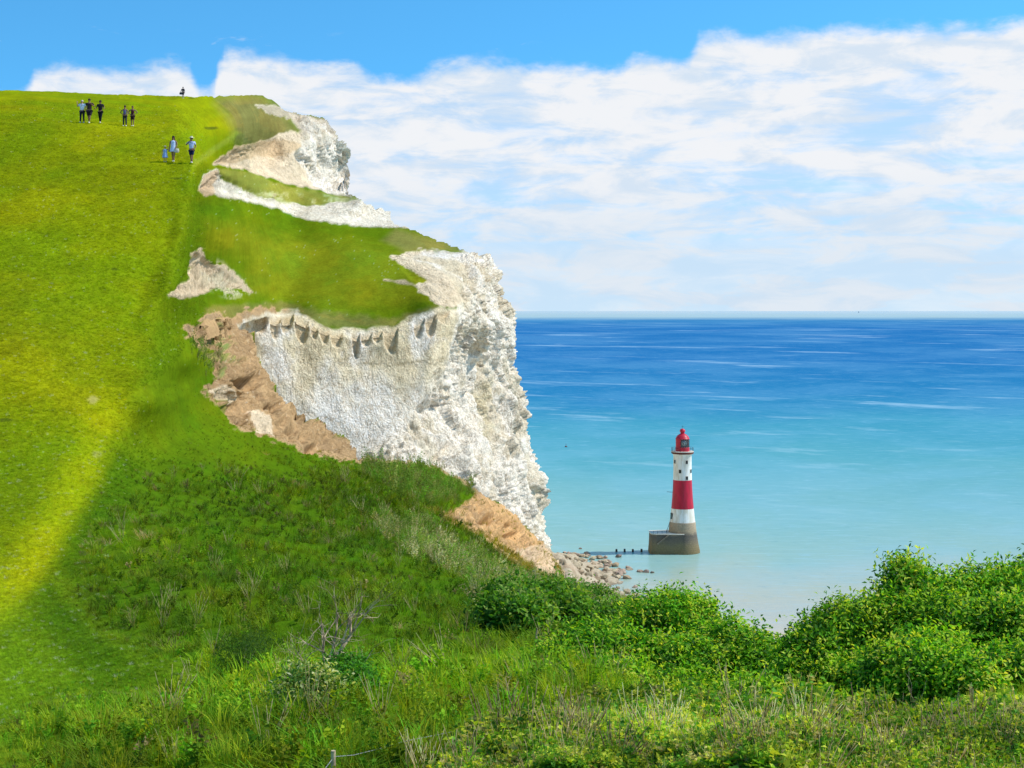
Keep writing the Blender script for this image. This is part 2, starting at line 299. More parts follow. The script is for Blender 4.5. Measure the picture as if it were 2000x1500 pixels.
G_YEL = (.198, .232, .003); G_MID = (.096, .156, .004); G_DRK = (.052, .150, .010); G_BRN = (.21, .19, .05)
SOIL = (.42, .265, .13); SAND = (.78, .62, .42); CHALK = (.90, .81, .675)
def paint(px, py, W):
    """what grows or lies where: turf, long grass, heath, bare soil, sand, chalk"""
    S_ = np.stack([px, py * 1.5, px * 0], -1); n = fbm(W, 9., 4, 3) * .4 + fbm(S_, 46, 4, 33) * .6; nf = fbm(S_, 13, 4, 34) * .8 + fbm(W, 1.6, 4, 9) * .2; nb = fbm(W, 34., 3, 21)
    col = np.zeros(px.shape + (3,)) + np.asarray(G_MID)
    fx = np.interp(py, [p[1] for p in FOLD], [p[0] for p in FOLD])
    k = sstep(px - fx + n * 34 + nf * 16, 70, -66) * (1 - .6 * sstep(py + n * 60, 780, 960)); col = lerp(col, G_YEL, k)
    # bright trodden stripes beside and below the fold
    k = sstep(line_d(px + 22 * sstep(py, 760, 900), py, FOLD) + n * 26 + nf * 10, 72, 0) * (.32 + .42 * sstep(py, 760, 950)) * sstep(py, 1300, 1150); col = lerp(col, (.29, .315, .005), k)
    k = sstep(line_d(px, py, [(120, 1140), (200, 1230), (290, 1305), (390, 1326)]) + nf * 8, 34, 4) * .75; col = lerp(col, (.30, .34, .02), k)
    # longer, darker grass low on the slope
    k = sstep(py + n * 30, 820, 960) * sstep(px - fx, 0, 60); col = lerp(col, (.055, .122, .004), k * .8)
    k = sstep(py, 1250, 1400) * .6; col = lerp(col, (.12, .19, .008), k)
    k = sstep(poly_sd(px, py, [(0, 1130), (60, 1180), (150, 1330), (60, 1370), (0, 1380), (-300, 1380), (-300, 1130)]), -40, 40) * .5; col = lerp(col, (.17, .25, .01), k)
    # headland turf, warmer
    k = sstep(poly_sd(px, py, [(395, 430), (470, 420), (560, 440), (930, 490), (860, 600), (700, 632), (560, 600), (430, 600), (470, 520), (400, 490)]) + n * 20, -10, 45) * .9; col = lerp(col, (.188, .205, .008), k)
    k = sstep(poly_sd(px, py, [(480, 470), (700, 450), (860, 540), (760, 600), (560, 570)]) + nb * 60, -20, 60) * .35; col = lerp(col, (.12, .20, .01), k)
    k = sstep(poly_sd(px, py, [(770, 440), (935, 488), (925, 505), (880, 496), (790, 500), (740, 470)]) + n * 10, -6, 14) * .8; col = lerp(col, G_BRN, k)
    k = sstep(poly_sd(px, py, [(400, 600), (560, 590), (620, 605), (760, 625), (860, 592), (865, 602), (760, 640), (640, 640), (560, 612), (400, 640)]) + nf * 8, -6, 8) * .75; col = lerp(col, (.20, .17, .045), k)
    # heath by the far edge
    k = sstep(poly_sd(px, py, [(440, 185), (500, 180), (560, 215), (600, 280), (520, 300), (470, 290), (460, 250), (430, 200)]) + n * 16, -22, 20); col = lerp(col, (.17, .155, .05), k * .9)
    k = sstep(line_d(px, py, [(380, 320), (420, 290), (465, 260)]) + n * 3, 9, 2) * .6; col = lerp(col, (.26, .30, .03), k)
    # tops of far slopes
    bl = lambda poly, c, a=1., wob=10., f0=-2.5, f1=2.5: lerp(col, c, sstep(poly_sd(px, py, poly) + n * wob * .5 + nf * wob * .7, f0, f1) * a)
    col = bl([(500, 205), (560, 205), (590, 235), (560, 232), (520, 222)], (.55, .46, .33), .8, 12)
    col = bl([(418, 320), (450, 296), (500, 282), (560, 255), (600, 262), (600, 300), (630, 372), (560, 360), (520, 345), (470, 330)], SAND, 1., 8)
    col = bl([(418, 318), (450, 292), (500, 278), (560, 270), (600, 285), (560, 300), (500, 306), (460, 322)], (.66, .47, .27), .9, 8)
    col = bl([(388, 368), (400, 340), (425, 330), (440, 352), (530, 385), (620, 398), (690, 385), (765, 405), (800, 446), (700, 440), (600, 428), (560, 412), (480, 392), (430, 384)], (.82, .73, .58), 1., 7)
    col = bl([(386, 372), (402, 340), (424, 332), (430, 352), (420, 380), (400, 384)], (.70, .48, .28), .9, 6)
    col = bl([(425, 328), (480, 335), (530, 352), (600, 372), (690, 382), (700, 388), (620, 398), (560, 396), (500, 380), (440, 352)], (.20, .215, .035), 1., 7)
    k = sstep(poly_sd(px, py, [(480, 370), (700, 386), (640, 402), (560, 400)]), -4, 6) * sstep(nf, -.1, .4) * .7; col = lerp(col, (.5, .5, .25), k)
    # scars on the headland
    col = bl([(330, 576), (372, 545), (385, 525), (372, 495), (392, 484), (405, 510), (440, 520), (500, 572), (430, 556), (400, 574), (360, 582)], (.74, .56, .36), 1., 10)
    k = sstep(poly_sd(px, py, [(380, 500), (430, 505), (505, 572), (450, 590), (400, 560)]), -5, 20) * sstep(nf + n, -.1, .25) * .8; col = lerp(col, (.60, .52, .34), k)
    col = bl([(765, 500), (830, 487), (905, 515), (940, 600), (860, 598), (812, 560), (835, 545), (800, 525)], SAND, 1., 12)
    col = bl([(750, 548), (790, 545), (815, 560), (790, 556)], (.60, .47, .30), 1., 4)
    # soil of the cove side and the slope's eroded lip
    col = bl([(365, 640), (430, 615), (520, 604), (590, 606), (520, 625), (500, 660), (506, 705), (540, 752), (640, 820), (700, 868), (716, 898), (640, 893), (600, 882), (560, 862), (500, 850), (455, 826), (452, 790), (395, 772), (418, 735), (420, 690), (380, 665)], SOIL, 1., 30)
    k = sstep(poly_sd(px, py, [(385, 640), (430, 625), (470, 650), (480, 700), (440, 740), (410, 700)]), -8, 14) * sstep(nf + n * .5, -.02, .22) * .85; col = lerp(col, (.13, .17, .04), k)
    col = bl([(405, 765), (440, 750), (470, 775), (450, 790)], SAND, .8, 6); col = bl([(490, 800), (530, 812), (540, 850), (500, 845)], SAND, .8, 8)
    col = bl([(838, 1002), (900, 985), (935, 960), (990, 985), (1030, 1030), (1070, 1060), (1125, 1150), (1060, 1135), (990, 1110), (940, 1050), (880, 1030)], (.58, .34, .15), 1., 12)
    col = bl([(1000, 1075), (1070, 1060), (1100, 1090), (1130, 1150), (1060, 1125)], (.66, .47, .29), .9, 10)
    k = sstep(line_d(px, py, [(712, 896), (780, 899), (850, 908), (900, 930), (935, 960)]) + nf * 5, 10, 2) * sstep(px, 700, 730); col = lerp(col, (.42, .28, .14), k)
    # bare patches on the turf, daisies
    for (bx, by, r) in ((190, 888, 13), (135, 1000, 8), (378, 1324, 10), (182, 780, 16)):
        k = sstep(np.hypot(px - bx, (py - by) * 1.5) + nf * 9, r, r * .2) * .32; col = lerp(col, (.42, .36, .20), k)
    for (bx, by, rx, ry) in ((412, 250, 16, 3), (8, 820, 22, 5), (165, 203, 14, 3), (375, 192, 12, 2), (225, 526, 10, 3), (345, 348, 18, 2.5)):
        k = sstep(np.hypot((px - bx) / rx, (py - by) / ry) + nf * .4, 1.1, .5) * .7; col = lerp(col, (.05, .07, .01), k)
    grassy = (col[..., 1] > col[..., 0] * .95)
    k = ((np.random.default_rng(3).random(px.shape) > .982) & grassy & (n * 1.2 + nb + nf * .6 > .12) & (py > 330) & (py < 900)).astype(float) * .22; col = lerp(col, (.62, .64, .40), k)
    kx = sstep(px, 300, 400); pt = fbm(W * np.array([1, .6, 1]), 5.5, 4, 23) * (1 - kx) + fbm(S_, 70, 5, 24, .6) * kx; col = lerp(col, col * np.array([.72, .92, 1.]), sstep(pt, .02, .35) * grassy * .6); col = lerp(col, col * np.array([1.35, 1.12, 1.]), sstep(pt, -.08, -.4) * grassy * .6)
    col *= (1 + .16 * n + .2 * nf + .16 * nb)[..., None]
    return np.clip(col, .004, .9)

def grid_normals(Q):
    a = np.gradient(Q, axis=1); b = np.gradient(Q, axis=0); n = np.cross(a, b); n /= np.linalg.norm(n, axis=-1, keepdims=True) + 1e-12
    f = np.sign(-(n * (Q - np.array([0, 0, EYE]))).sum(-1)); return n * f[..., None]
def spacing(*segs):
    return np.unique(np.concatenate([np.arange(a, b, s) for a, b, s in segs]).astype(float))

def sheet(keep, Q, faces_sel, skirt):
    """quads of the grid kept by faces_sel, plus a skirt closing the back of its border. returns verts, faces, index of used grid verts"""
    h, w_ = Q.shape[:2]; idx = np.arange(h * w_).reshape(h, w_)
    f = np.stack([idx[:-1, :-1], idx[:-1, 1:], idx[1:, 1:], idx[1:, :-1]], -1)[faces_sel]
    f = f[:, ::-1]
    used = np.unique(f); remap = -np.ones(h * w_, np.int64); remap[used] = np.arange(len(used)); f = remap[f]
    V = Q.reshape(-1, 3)[used]
    if skirt is None: return V, f, used, np.zeros(0, int)
    e = np.concatenate([f[:, [0, 1]], f[:, [1, 2]], f[:, [2, 3]], f[:, [3, 0]]]); key = np.sort(e, 1); key = key[:, 0] * len(used) + key[:, 1]
    u, inv, cnt = np.unique(key, return_inverse=True, return_counts=True); be = e[cnt[inv] == 1]
    if keep is not None: be = be[keep(V[be[:, 0]])]
    bv = np.unique(be); rm = -np.ones(len(used), np.int64); rm[bv] = np.arange(len(bv)); base = len(V); rings = [V]; src = [used]; prev = bv; fs = [f]
    skirt = [lambda v: v] + list(skirt)
    for r in range(len(skirt)):
        rings.append(skirt[r](V[bv])); cur = base + np.arange(len(bv)) + r * len(bv); src.append(used[bv])
        a, b = be[:, 0], be[:, 1]
        if r == 0: continue
        pa = a if r == 0 else base + (r - 1) * len(bv) + rm[a]; pb = b if r == 0 else base + (r - 1) * len(bv) + rm[b]
        fs.append(np.stack([pb, pa, cur[rm[a]], cur[rm[b]]], -1))
    return np.concatenate(rings), np.concatenate(fs), np.concatenate(src), None

# ---- upper land
xs = spacing((-300, 0, 6), (0, 1092, 2)); ys = spacing((176, 1196, 2))
PX, PY = np.meshgrid(xs, ys)
SKY = [p for p in LAND if p[1] < 215 and p[0] <= 548][:11]; skx = np.interp(PX, [p[0] for p in SKY], [p[1] for p in SKY]) - 178 + fbm(np.stack([PX, PX * 0, PX * 0], -1), 16, 3, 55) * 1.2
PY = PY + skx * np.clip((320 - PY) / 144, 0, 1) * sstep(PX, 620, 552)
LAND = [(p[0], 160) if p in SKY[:10] else p for p in LAND]
D = D_up(PX, PY)
crx = np.interp(PY, [600, 700, 760, 830, 900, 1100], [905, 868, 850, 790, 720, 560])
rim0 = np.interp(PX, [448, 480, 520, 580, 612, 650, 700, 770, 830, 862, 900], [650, 628, 616, 610, 628, 642, 646, 638, 618, 606, 600])
dface = np.interp(PX, [440, 500, 700, 800, 900], [404, 409, 423, 430, 440]) - (PY - 640) * .034 + 3.5 * fbm(np.stack([PX, PY, PX * 0], -1), 150, 3, 49)
kf = sstep(PY - rim0, 1, 16) * sstep(crx - PX, -30, 50) * sstep(PX, 452, 470) * sstep(PY, 1120, 1000)
D = D * (1 - kf) + dface * kf
D = D * (1 + .003 * sstep(PY, 790, 830) * (PX < 440))
Q0 = P(PX, PY, D); N0 = grid_normals(Q0)
wob = fbm(np.stack([PX, PY, PX * 0], -1), 14, 3, 40) * 6
scliff = poly_sd(PX, PY, CLIFF); sfar = poly_sd(PX, PY, FARCHALK)
kc = np.maximum(sstep(scliff, -3, 14), sstep(sfar, -3, 12))
# crease between the smooth fallen face (shade) and the craggy face (sun)
xc = np.interp(PY, [600, 700, 760, 830, 900, 1100], [905, 868, 850, 790, 720, 560])
smooth_face = sstep(PX - xc + wob * 2, 25, -15) * (scliff > -5)
WP = Q0 + np.stack([fbm(Q0, 7, 3, 51), fbm(Q0, 7, 3, 52), fbm(Q0, 7, 3, 53)], -1) * 4.5
rotm = np.array(Matrix.Rotation(.5, 3, 'X') @ Matrix.Rotation(.6, 3, 'Z')); WR = WP @ rotm
F1, F2, FV = worley(WR * np.array([1, 1, .6]), 7.5, 60); G1, G2, GV = worley(WP @ rotm.T * np.array([1, 1, .8]), 3.1, 70); H1, H2, HV = worley(WR, 1.35, 75)
crag = (FV - .5) * 2.0 - F1 * 1.0 + (GV - .5) * .7 - G1 * .5 + (HV - .5) * .35 + fbm(Q0, 18, 5, 61, .6) * 4.0 + fbm(Q0 * np.array([1, 1, .28]), 5, 5, 65, .6) * 3.0
soft = fbm(Q0, 9, 5, 62) * .75 + (GV - .5) * .12
disp = kc * (crag * (1 - smooth_face) * 1.2 + soft * smooth_face)
# scalloped alcoves under the rim of the smooth face
rim = np.interp(PX, [448, 480, 520, 580, 612, 650, 700, 770, 830, 862, 900], [650, 628, 616, 610, 628, 642, 646, 638, 618, 606, 600])
cell = PX / 25 + fbm(np.stack([PX, PX * 0, PX * 0], -1), 30, 2, 80) * .8; ci = np.floor(cell).astype(np.int64)
ch = 26 + 34 * hash3(ci, ci * 0, ci * 0, 4); u = (cell - ci) * 2 - 1
arch = np.clip(1 - u * u * 1.25, 0, 1) ** .5
alc = sstep((PY - rim), 2, 9) * sstep((PY - rim) - ch * arch, 4, -5) * (arch > 0) * (hash3(ci, ci * 0, ci * 0, 8) > .22) * sstep(PX, 470, 510) * sstep(PX, 935, 880) * (scliff > -2)
disp -= alc * 1.3
soilk = sstep(poly_sd(PX, PY, [(365, 640), (430, 615), (590, 600), (520, 640), (500, 700), (395, 772)]), -4, 10)
disp += soilk * fbm(Q0 * np.array([1, .3, 1]), 5, 4, 63) * .7
turf = (1 - kc) * (1 - soilk)
disp += turf * (fbm(Q0, 5., 3, 66) * .12 * sstep(D, 60, 200) + fbm(Q0, 26., 3, 67) * .9 * sstep(D, 200, 400))
for poly, dep, sc_ in (([(418, 320), (450, 296), (560, 262), (600, 300), (625, 372), (520, 345)], 1.5, 6), ([(390, 368), (425, 334), (530, 385), (690, 388), (770, 410), (780, 440), (560, 410)], 1.2, 5), ([(340, 575), (380, 490), (500, 572), (400, 574)], .8, 4), ([(765, 500), (830, 487), (930, 520), (930, 600), (860, 598), (812, 560)], 1.1, 5)):
    disp += sstep(poly_sd(PX, PY, poly), -2, 10) * (fbm(Q0, sc_, 4, 68) * dep - dep * .5)
Q = Q0 + N0 * disp[..., None]
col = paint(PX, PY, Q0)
n1_ = fbm(Q0, 6, 4, 90); n2_ = fbm(Q0 * np.array([1, 1, .35]), 9, 4, 91); n3_ = fbm(Q0, 22, 3, 92)
ck = lerp(np.zeros(PX.shape + (3,)) + np.array(CHALK), (.66, .55, .37), sstep(n1_ + n2_ * 1.3, .02, .4) * .6)
ck = lerp(ck, (.88, .72, .45), smooth_face * sstep(PY, 860, 660) * sstep(n2_ + n3_ * .6, -.2, .25) * .8)
np_ = fbm(np.stack([PX * 1.3, PY, PX * 0], -1), 60, 6, 94, .62)
ck = lerp(ck, (.82, .68, .45), smooth_face * sstep(np_, -.02, .24) * .6); ck = lerp(ck, (.84, .80, .77), smooth_face * sstep(np_, -.10, -.35) * .4)
ck = lerp(ck, (.88, .84, .79), smooth_face * sstep(PY, 740, 820) * .5)
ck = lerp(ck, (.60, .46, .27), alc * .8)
ck = lerp(ck, (.70, .58, .40), sstep(PY, 640, 560) * (scliff > -3) * sstep(n2_ + n1_, -.4, .3) * .75)
ck = lerp(ck, (.45, .36, .22), np.exp(-((PY - 706 - 6 * np.sin(PX / 37)) / 2.2) ** 2) * smooth_face * sstep(n1_, -.2, .2) * (PX > 600) * .8)
vein = np.exp(-((PX - 955 - (PY - 800) * .02 + n1_ * 14) / 7) ** 2) * sstep(PY, 690, 760) * sstep(PY, 930, 850); ck = lerp(ck, (.62, .52, .30), vein * .7)
ck = lerp(ck, (.74, .69, .60), (sfar > -4) * sstep(n2_, .05, .3) * .6)
ck = lerp(ck, (.60, .48, .33), (sfar > -4) * sstep(sfar, 22, 2) * sstep(PY, 290, 250) * .8)
ck = lerp(ck, (.20, .15, .07), sstep(line_d(PX, PY, [(556, 213), (600, 223), (640, 233), (652, 247)]) + n1_ * 3, 5, 1.5) * .9)
kcol = np.maximum(sstep(scliff + wob * .5 + n1_ * 8, -3, 5), sstep(sfar + wob * .5, -3, 4))
col = lerp(col, 0, kcol) + ck * kcol[..., None]
cxm = (PX[:-1, :-1] + PX[1:, 1:]) / 2; cym = (PY[:-1, :-1] + PY[1:, 1:]) / 2
rag = fbm(np.stack([cxm, cym, cxm * 0], -1), 9, 3, 41) * 5 * sstep(cxm, 450, 620)
inland = poly_sd(cxm, cym, LAND) + rag > 0
inchalk = ((scliff[:-1, :-1] > 0) | (sfar[:-1, :-1] > 0)) & inland
back = [lambda V: V + np.array([-.03, .08, -.006]) * V[:, 1:2], lambda V: V + np.array([-.12, .32, -.10]) * V[:, 1:2], lambda V: np.stack([V[:, 0] - .3 * V[:, 1], V[:, 1] * 1.7, V[:, 2] * 0 - 5], -1)]
V, f, src, _ = sheet(lambda v: ~((CX + F * v[:, 0] / v[:, 1] < 530) & (HY - F * (v[:, 2] - EYE) / v[:, 1] > 590)), Q, inland, back)
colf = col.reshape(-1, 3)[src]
cmask = np.zeros(inland.shape, bool); cmask[inchalk] = True
ncore = inland.sum(); inchalk = inchalk | (inland & (col[:-1, :-1, 0] > col[:-1, :-1, 1] * 1.04) & (col[:-1, :-1, 0] > .42)); isch = np.zeros(len(f), bool); isch[:ncore] = inchalk[inland]
cvert = (kcol.reshape(-1) > .5)[src]; isch[ncore:] = cvert[f[ncore:, 0]] & (V[f[ncore:, 0], 0] > -140)
def split_obj(name, sel, m):
    ff = f[sel]; used = np.unique(ff); rm = np.zeros(len(V), np.int64); rm[used] = np.arange(len(used))
    o = mesh_obj(name, V[used], rm[ff], m, cols=colf[used]); tag(o, kind='structure'); return o
split_obj('cliff', isch, M_chalk)['label'] = 'white chalk cliff face above the shore'
split_obj('hillside', ~isch, M_hill)['label'] = 'green turf hillside rising to the skyline'

# ---- lower slope
xs2 = spacing((-300, 0, 12), (0, 2004, 3), (2010, 2600, 14)); ys2 = spacing((618, 1150, 2.5), (1150, 1530, 3), (1530, 2300, 16))
LX, LY = np.meshgrid(xs2, ys2); DL = D_lo(LX, LY); L0 = P(LX, LY, DL); LN = grid_normals(L0)
soil2 = np.maximum(sstep(poly_sd(LX, LY, [(365, 640), (430, 610), (590, 600), (500, 660), (506, 705), (540, 752), (640, 815), (716, 898), (560, 862), (455, 826), (395, 772), (418, 735)]), -3, 12), sstep(poly_sd(LX, LY, [(838, 1002), (935, 958), (1030, 1030), (1125, 1150), (1060, 1135), (940, 1050)]), -3, 14))
LPm = np.stack([LX, LY * 1.2, np.log(DL) * 420], -1)
dl = soil2 * DL * (.0075 * fbm(LPm, 46, 5, 101, .55) - .0115 * np.abs(fbm(LPm, 30, 4, 102)) + .0022 * fbm(LPm, 9, 3, 103))
for hx, hy, hr, dep in ((490, 745, 20, 5), (612, 872, 17, 4), (700, 885, 10, 3), (955, 1012, 12, 5), (540, 790, 14, 3), (575, 835, 12, 3), (470, 820, 10, 2), (1005, 1040, 9, 3)):
    dl -= dep * .55 * np.exp(-((((LX - hx) + .5 * (LY - hy)) / hr) ** 2 + ((LY - hy) / (hr * .6)) ** 2) ** 1.6)
gr2 = 1 - soil2
rough_zone = sstep(LY, 830, 930) * sstep(LX, 120, 260)
dl += gr2 * (.02 + .98 * rough_zone) * (fbm(L0, 1.1, 3, 104) * .13 + fbm(L0, 4., 3, 105) * .28 + fbm(L0, 11., 2, 106) * .5 * sstep(DL, 40, 90))
LQ = L0 + np.array([0, 0, 1.]) * (dl * gr2)[..., None] + LN * (dl * soil2)[..., None]
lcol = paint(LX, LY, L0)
lcol = lerp(lcol, (.30, .19, .10), soil2 * sstep(fbm(L0, 4, 4, 108), .1, .4) * .6)
cxm = (LX[:-1, :-1] + LX[1:, 1:]) / 2; cym = (LY[:-1, :-1] + LY[1:, 1:]) / 2
rag = fbm(np.stack([cxm, cym, cxm * 0], -1), 10, 3, 43) * 7
insl = poly_sd(cxm, cym, SLOPE) + rag > 0
ray = lambda V, a: (V - np.array([0, 0, EYE])) * a
dropd = [lambda V: V + ray(V, .02) + np.array([0, 0, -.006]) * V[:, 1:2], lambda V: V + ray(V, .06) + np.array([0, 0, -.10]) * V[:, 1:2] + np.array([0, 0, -1.]), lambda V: np.stack([V[:, 0] * 1.06, V[:, 1] * 1.12, np.maximum(V[:, 2] * .25 - 6, -8)], -1)]
V, f, src, _ = sheet(lambda v: ~((CX + F * v[:, 0] / v[:, 1] < 415)), LQ, insl, dropd)
colf = lcol.reshape(-1, 3)[src]
def soil_build(t, b):
    col_ = t.node('ShaderNodeAttribute', attribute_name='tint').outputs['Color']; g = t.node('ShaderNodeNewGeometry').outputs['Position']
    a = t.noise(g, .55, 8, .68, .3); c = t.noise(g, 3., 4, .6); pb = t.sstep(t.noise(g, 1.1, 5, .7), .60, .66)
    hs = t.node('ShaderNodeHueSaturation', ins={'Value': t.math('MULTIPLY_ADD', t.math('ADD', a, t.math('MULTIPLY', c, .4)), 1.7, -.18), 'Color': col_})
    t.put(b.inputs['Base Color'], t.mix(t.math('MULTIPLY', pb, .6), hs.outputs[0], (.60, .50, .36)))
    bp = t.node('ShaderNodeBump', ins={'Strength': 1., 'Distance': .8, 'Height': t.math('ADD', a, t.math('MULTIPLY', c, .3))}); t.put(b.inputs['Normal'], bp.outputs[0])
M_soil = mat('bare_soil', rough=1., spec=0., build=soil_build)
fm = colf[f[:, 0]]; o = mesh_obj('slope', V, f, [M_near, M_soil], cols=colf, midx=(fm[:, 0] > fm[:, 1] * 1.25) & (fm[:, 0] > .2)); tag(o, 'rough grass slope dropping from the foreground to the soil edge', kind='structure')
def ground(px, py):
    """surface point of the lower slope under a place given in the survey's grid"""
    px = np.asarray(px, float); py = np.asarray(py, float)
    i = np.clip(np.searchsorted(xs2, px) - 1, 0, len(xs2) - 2); j = np.clip(np.searchsorted(ys2, py) - 1, 0, len(ys2) - 2)
    a = np.clip((px - xs2[i]) / (xs2[i + 1] - xs2[i]), 0, 1)[..., None]; b = np.clip((py - ys2[j]) / (ys2[j + 1] - ys2[j]), 0, 1)[..., None]
    return (LQ[j, i] * (1 - a) + LQ[j, i + 1] * a) * (1 - b) + (LQ[j + 1, i] * (1 - a) + LQ[j + 1, i + 1] * a) * b

# ------------------------------------------------------------------ sea and shore
def sea_build(t, b):
    g = t.node('ShaderNodeNewGeometry').outputs['Position']; sp = t.node('ShaderNodeSeparateXYZ', ins={0: g})
    X, Y = sp.outputs[0], sp.outputs[1]
    r = t.math('MAXIMUM', Y, 50.)
    lg = t.math('LOGARITHM', r, 10.0)
    xn = t.math('DIVIDE', X, t.math('POWER', r, .85))
    wv = t.noise(t.vec(t.math('MULTIPLY', xn, 2.2), t.math('MULTIPLY', lg, 7.0), 0), 1.0, 5, .55)
    lw = t.math('ADD', lg, t.math('MULTIPLY', t.math('SUBTRACT', wv, .5), .16))
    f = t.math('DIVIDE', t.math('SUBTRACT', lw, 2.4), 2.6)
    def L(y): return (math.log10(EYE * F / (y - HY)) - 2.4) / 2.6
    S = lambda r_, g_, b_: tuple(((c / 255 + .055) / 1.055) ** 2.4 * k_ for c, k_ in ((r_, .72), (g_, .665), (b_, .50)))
    colr = t.ramp(f, [(L(1300), S(230, 210, 185)), (L(1190), S(206, 200, 190)), (L(1090), S(150, 196, 208)), (L(1000), S(128, 192, 216)), (L(900), S(92, 178, 214)), (L(830), S(70, 165, 212)), (L(770), S(34, 136, 208)), (L(700), S(22, 122, 206)), (L(640), S(22, 118, 205)), (L(626), S(50, 135, 210)), (L(619), S(175, 205, 232))])  # last stops paint the pale horizon haze into the water colour
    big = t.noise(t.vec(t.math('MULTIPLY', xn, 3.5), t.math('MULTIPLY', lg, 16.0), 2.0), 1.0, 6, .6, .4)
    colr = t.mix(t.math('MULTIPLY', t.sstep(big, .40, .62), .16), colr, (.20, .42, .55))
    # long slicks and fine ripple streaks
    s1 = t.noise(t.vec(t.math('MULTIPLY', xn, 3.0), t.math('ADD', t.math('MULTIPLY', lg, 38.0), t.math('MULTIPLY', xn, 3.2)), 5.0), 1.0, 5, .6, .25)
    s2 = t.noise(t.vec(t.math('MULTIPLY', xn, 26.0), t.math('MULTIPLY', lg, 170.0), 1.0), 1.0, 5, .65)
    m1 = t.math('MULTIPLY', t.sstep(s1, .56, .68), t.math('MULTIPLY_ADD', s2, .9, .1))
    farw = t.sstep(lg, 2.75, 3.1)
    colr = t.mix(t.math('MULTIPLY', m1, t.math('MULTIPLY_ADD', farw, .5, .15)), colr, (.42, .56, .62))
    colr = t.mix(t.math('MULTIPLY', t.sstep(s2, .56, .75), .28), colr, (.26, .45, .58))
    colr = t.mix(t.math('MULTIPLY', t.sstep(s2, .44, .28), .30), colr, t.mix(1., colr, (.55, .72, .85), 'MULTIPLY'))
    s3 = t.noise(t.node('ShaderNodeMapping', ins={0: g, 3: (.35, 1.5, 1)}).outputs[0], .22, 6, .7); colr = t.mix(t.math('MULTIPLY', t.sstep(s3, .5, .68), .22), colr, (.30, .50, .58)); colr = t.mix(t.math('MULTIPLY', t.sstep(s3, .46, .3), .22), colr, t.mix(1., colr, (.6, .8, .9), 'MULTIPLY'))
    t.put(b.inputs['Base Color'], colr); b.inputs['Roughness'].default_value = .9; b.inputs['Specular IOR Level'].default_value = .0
    w1 = t.noise(t.node('ShaderNodeMapping', ins={0: g, 3: (.6, 1.4, 1)}).outputs[0], .35, 6, .6)
    w2 = t.noise(t.node('ShaderNodeMapping', ins={0: g, 3: (.25, 1., 1)}).outputs[0], .06, 4, .55)
    bp = t.node('ShaderNodeBump', ins={'Strength': .35, 'Distance': .35, 'Height': t.math('ADD', w1, t.math('MULTIPLY', w2, 1.2))})
    gl = t.node('ShaderNodeBsdfGlossy', ins={'Color': (1, 1, 1, 1), 'Roughness': .16, 'Normal': bp.outputs[0]})
    t.put(b.inputs['Normal'], bp.outputs[0])
    fac = t.math('ADD', t.math('MULTIPLY', t.sstep(lg, 3.0, 2.6), .16), t.math('MULTIPLY_ADD', t.sstep(lg, 4.1, 5.0), .5, .015))
    mxs = t.node('ShaderNodeMixShader', ins={0: fac, 1: b.outputs[0], 2: gl.outputs[0]})
    t.l.new(mxs.outputs[0], t.n['Material Output'].inputs[0])
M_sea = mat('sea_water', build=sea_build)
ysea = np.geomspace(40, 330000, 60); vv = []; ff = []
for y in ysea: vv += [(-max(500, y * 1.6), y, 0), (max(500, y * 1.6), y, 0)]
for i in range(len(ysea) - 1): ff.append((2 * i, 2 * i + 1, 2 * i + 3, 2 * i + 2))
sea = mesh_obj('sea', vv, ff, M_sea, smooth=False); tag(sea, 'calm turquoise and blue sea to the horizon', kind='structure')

# beach: rubble fan of fallen chalk from the cliff foot into the water
def stone_build(t, b):
    col = t.node('ShaderNodeAttribute', attribute_name='tint').outputs['Color']
    g = t.node('ShaderNodeNewGeometry').outputs['Position']; n = t.noise(g, .8, 6, .65)
    z = t.node('ShaderNodeSeparateXYZ', ins={0: g}).outputs[2]
    hs = t.node('ShaderNodeHueSaturation', ins={'Value': t.math('MULTIPLY_ADD', n, 1.2, .4), 'Color': col})
    wet = t.sstep(t.math('ADD', z, t.math('MULTIPLY', n, 1.0)), 1.1, .3)
    t.put(b.inputs['Base Color'], t.mix(wet, hs.outputs[0], (.16, .12, .08)))
    bp = t.node('ShaderNodeBump', ins={'Strength': .8, 'Distance': .3, 'Height': n}); t.put(b.inputs['Normal'], bp.outputs[0])
M_stone = mat('shore_stone', rough=.9, spec=.15, build=stone_build)
def seaD(py): return EYE * F / (py - HY)
SHORE = [(1086, 1080), (1120, 1084), (1170, 1088), (1200, 1100), (1235, 1112), (1222, 1130), (1215, 1150), (1250, 1165), (1275, 1180), (1330, 1176), (1380, 1190), (1400, 1215), (1440, 1240), (1470, 1262), (1500, 1300), (1500, 1400), (1040, 1400), (1030, 1060), (1060, 1050)]
bx = np.arange(1030, 1560, 2.); by = np.arange(1050, 1330, 2.); BX, BY = np.meshgrid(bx, by)
B0 = P(BX, BY, seaD(BY)); sdv = poly_sd(BX, BY, SHORE)
rise = np.clip(sdv, -12, 80) / 60 * (2.0 + 9 * sstep(BX, 1180, 1080))
f1, f2, fv = worley(B0 * np.array([1, .6, 1]), 2.6, 200)
B0[..., 2] = rise * .8 + (fv - .5) * 1.4 * sstep(sdv, -6, 12) + fbm(B0, 8, 3, 201) * .7 - .25
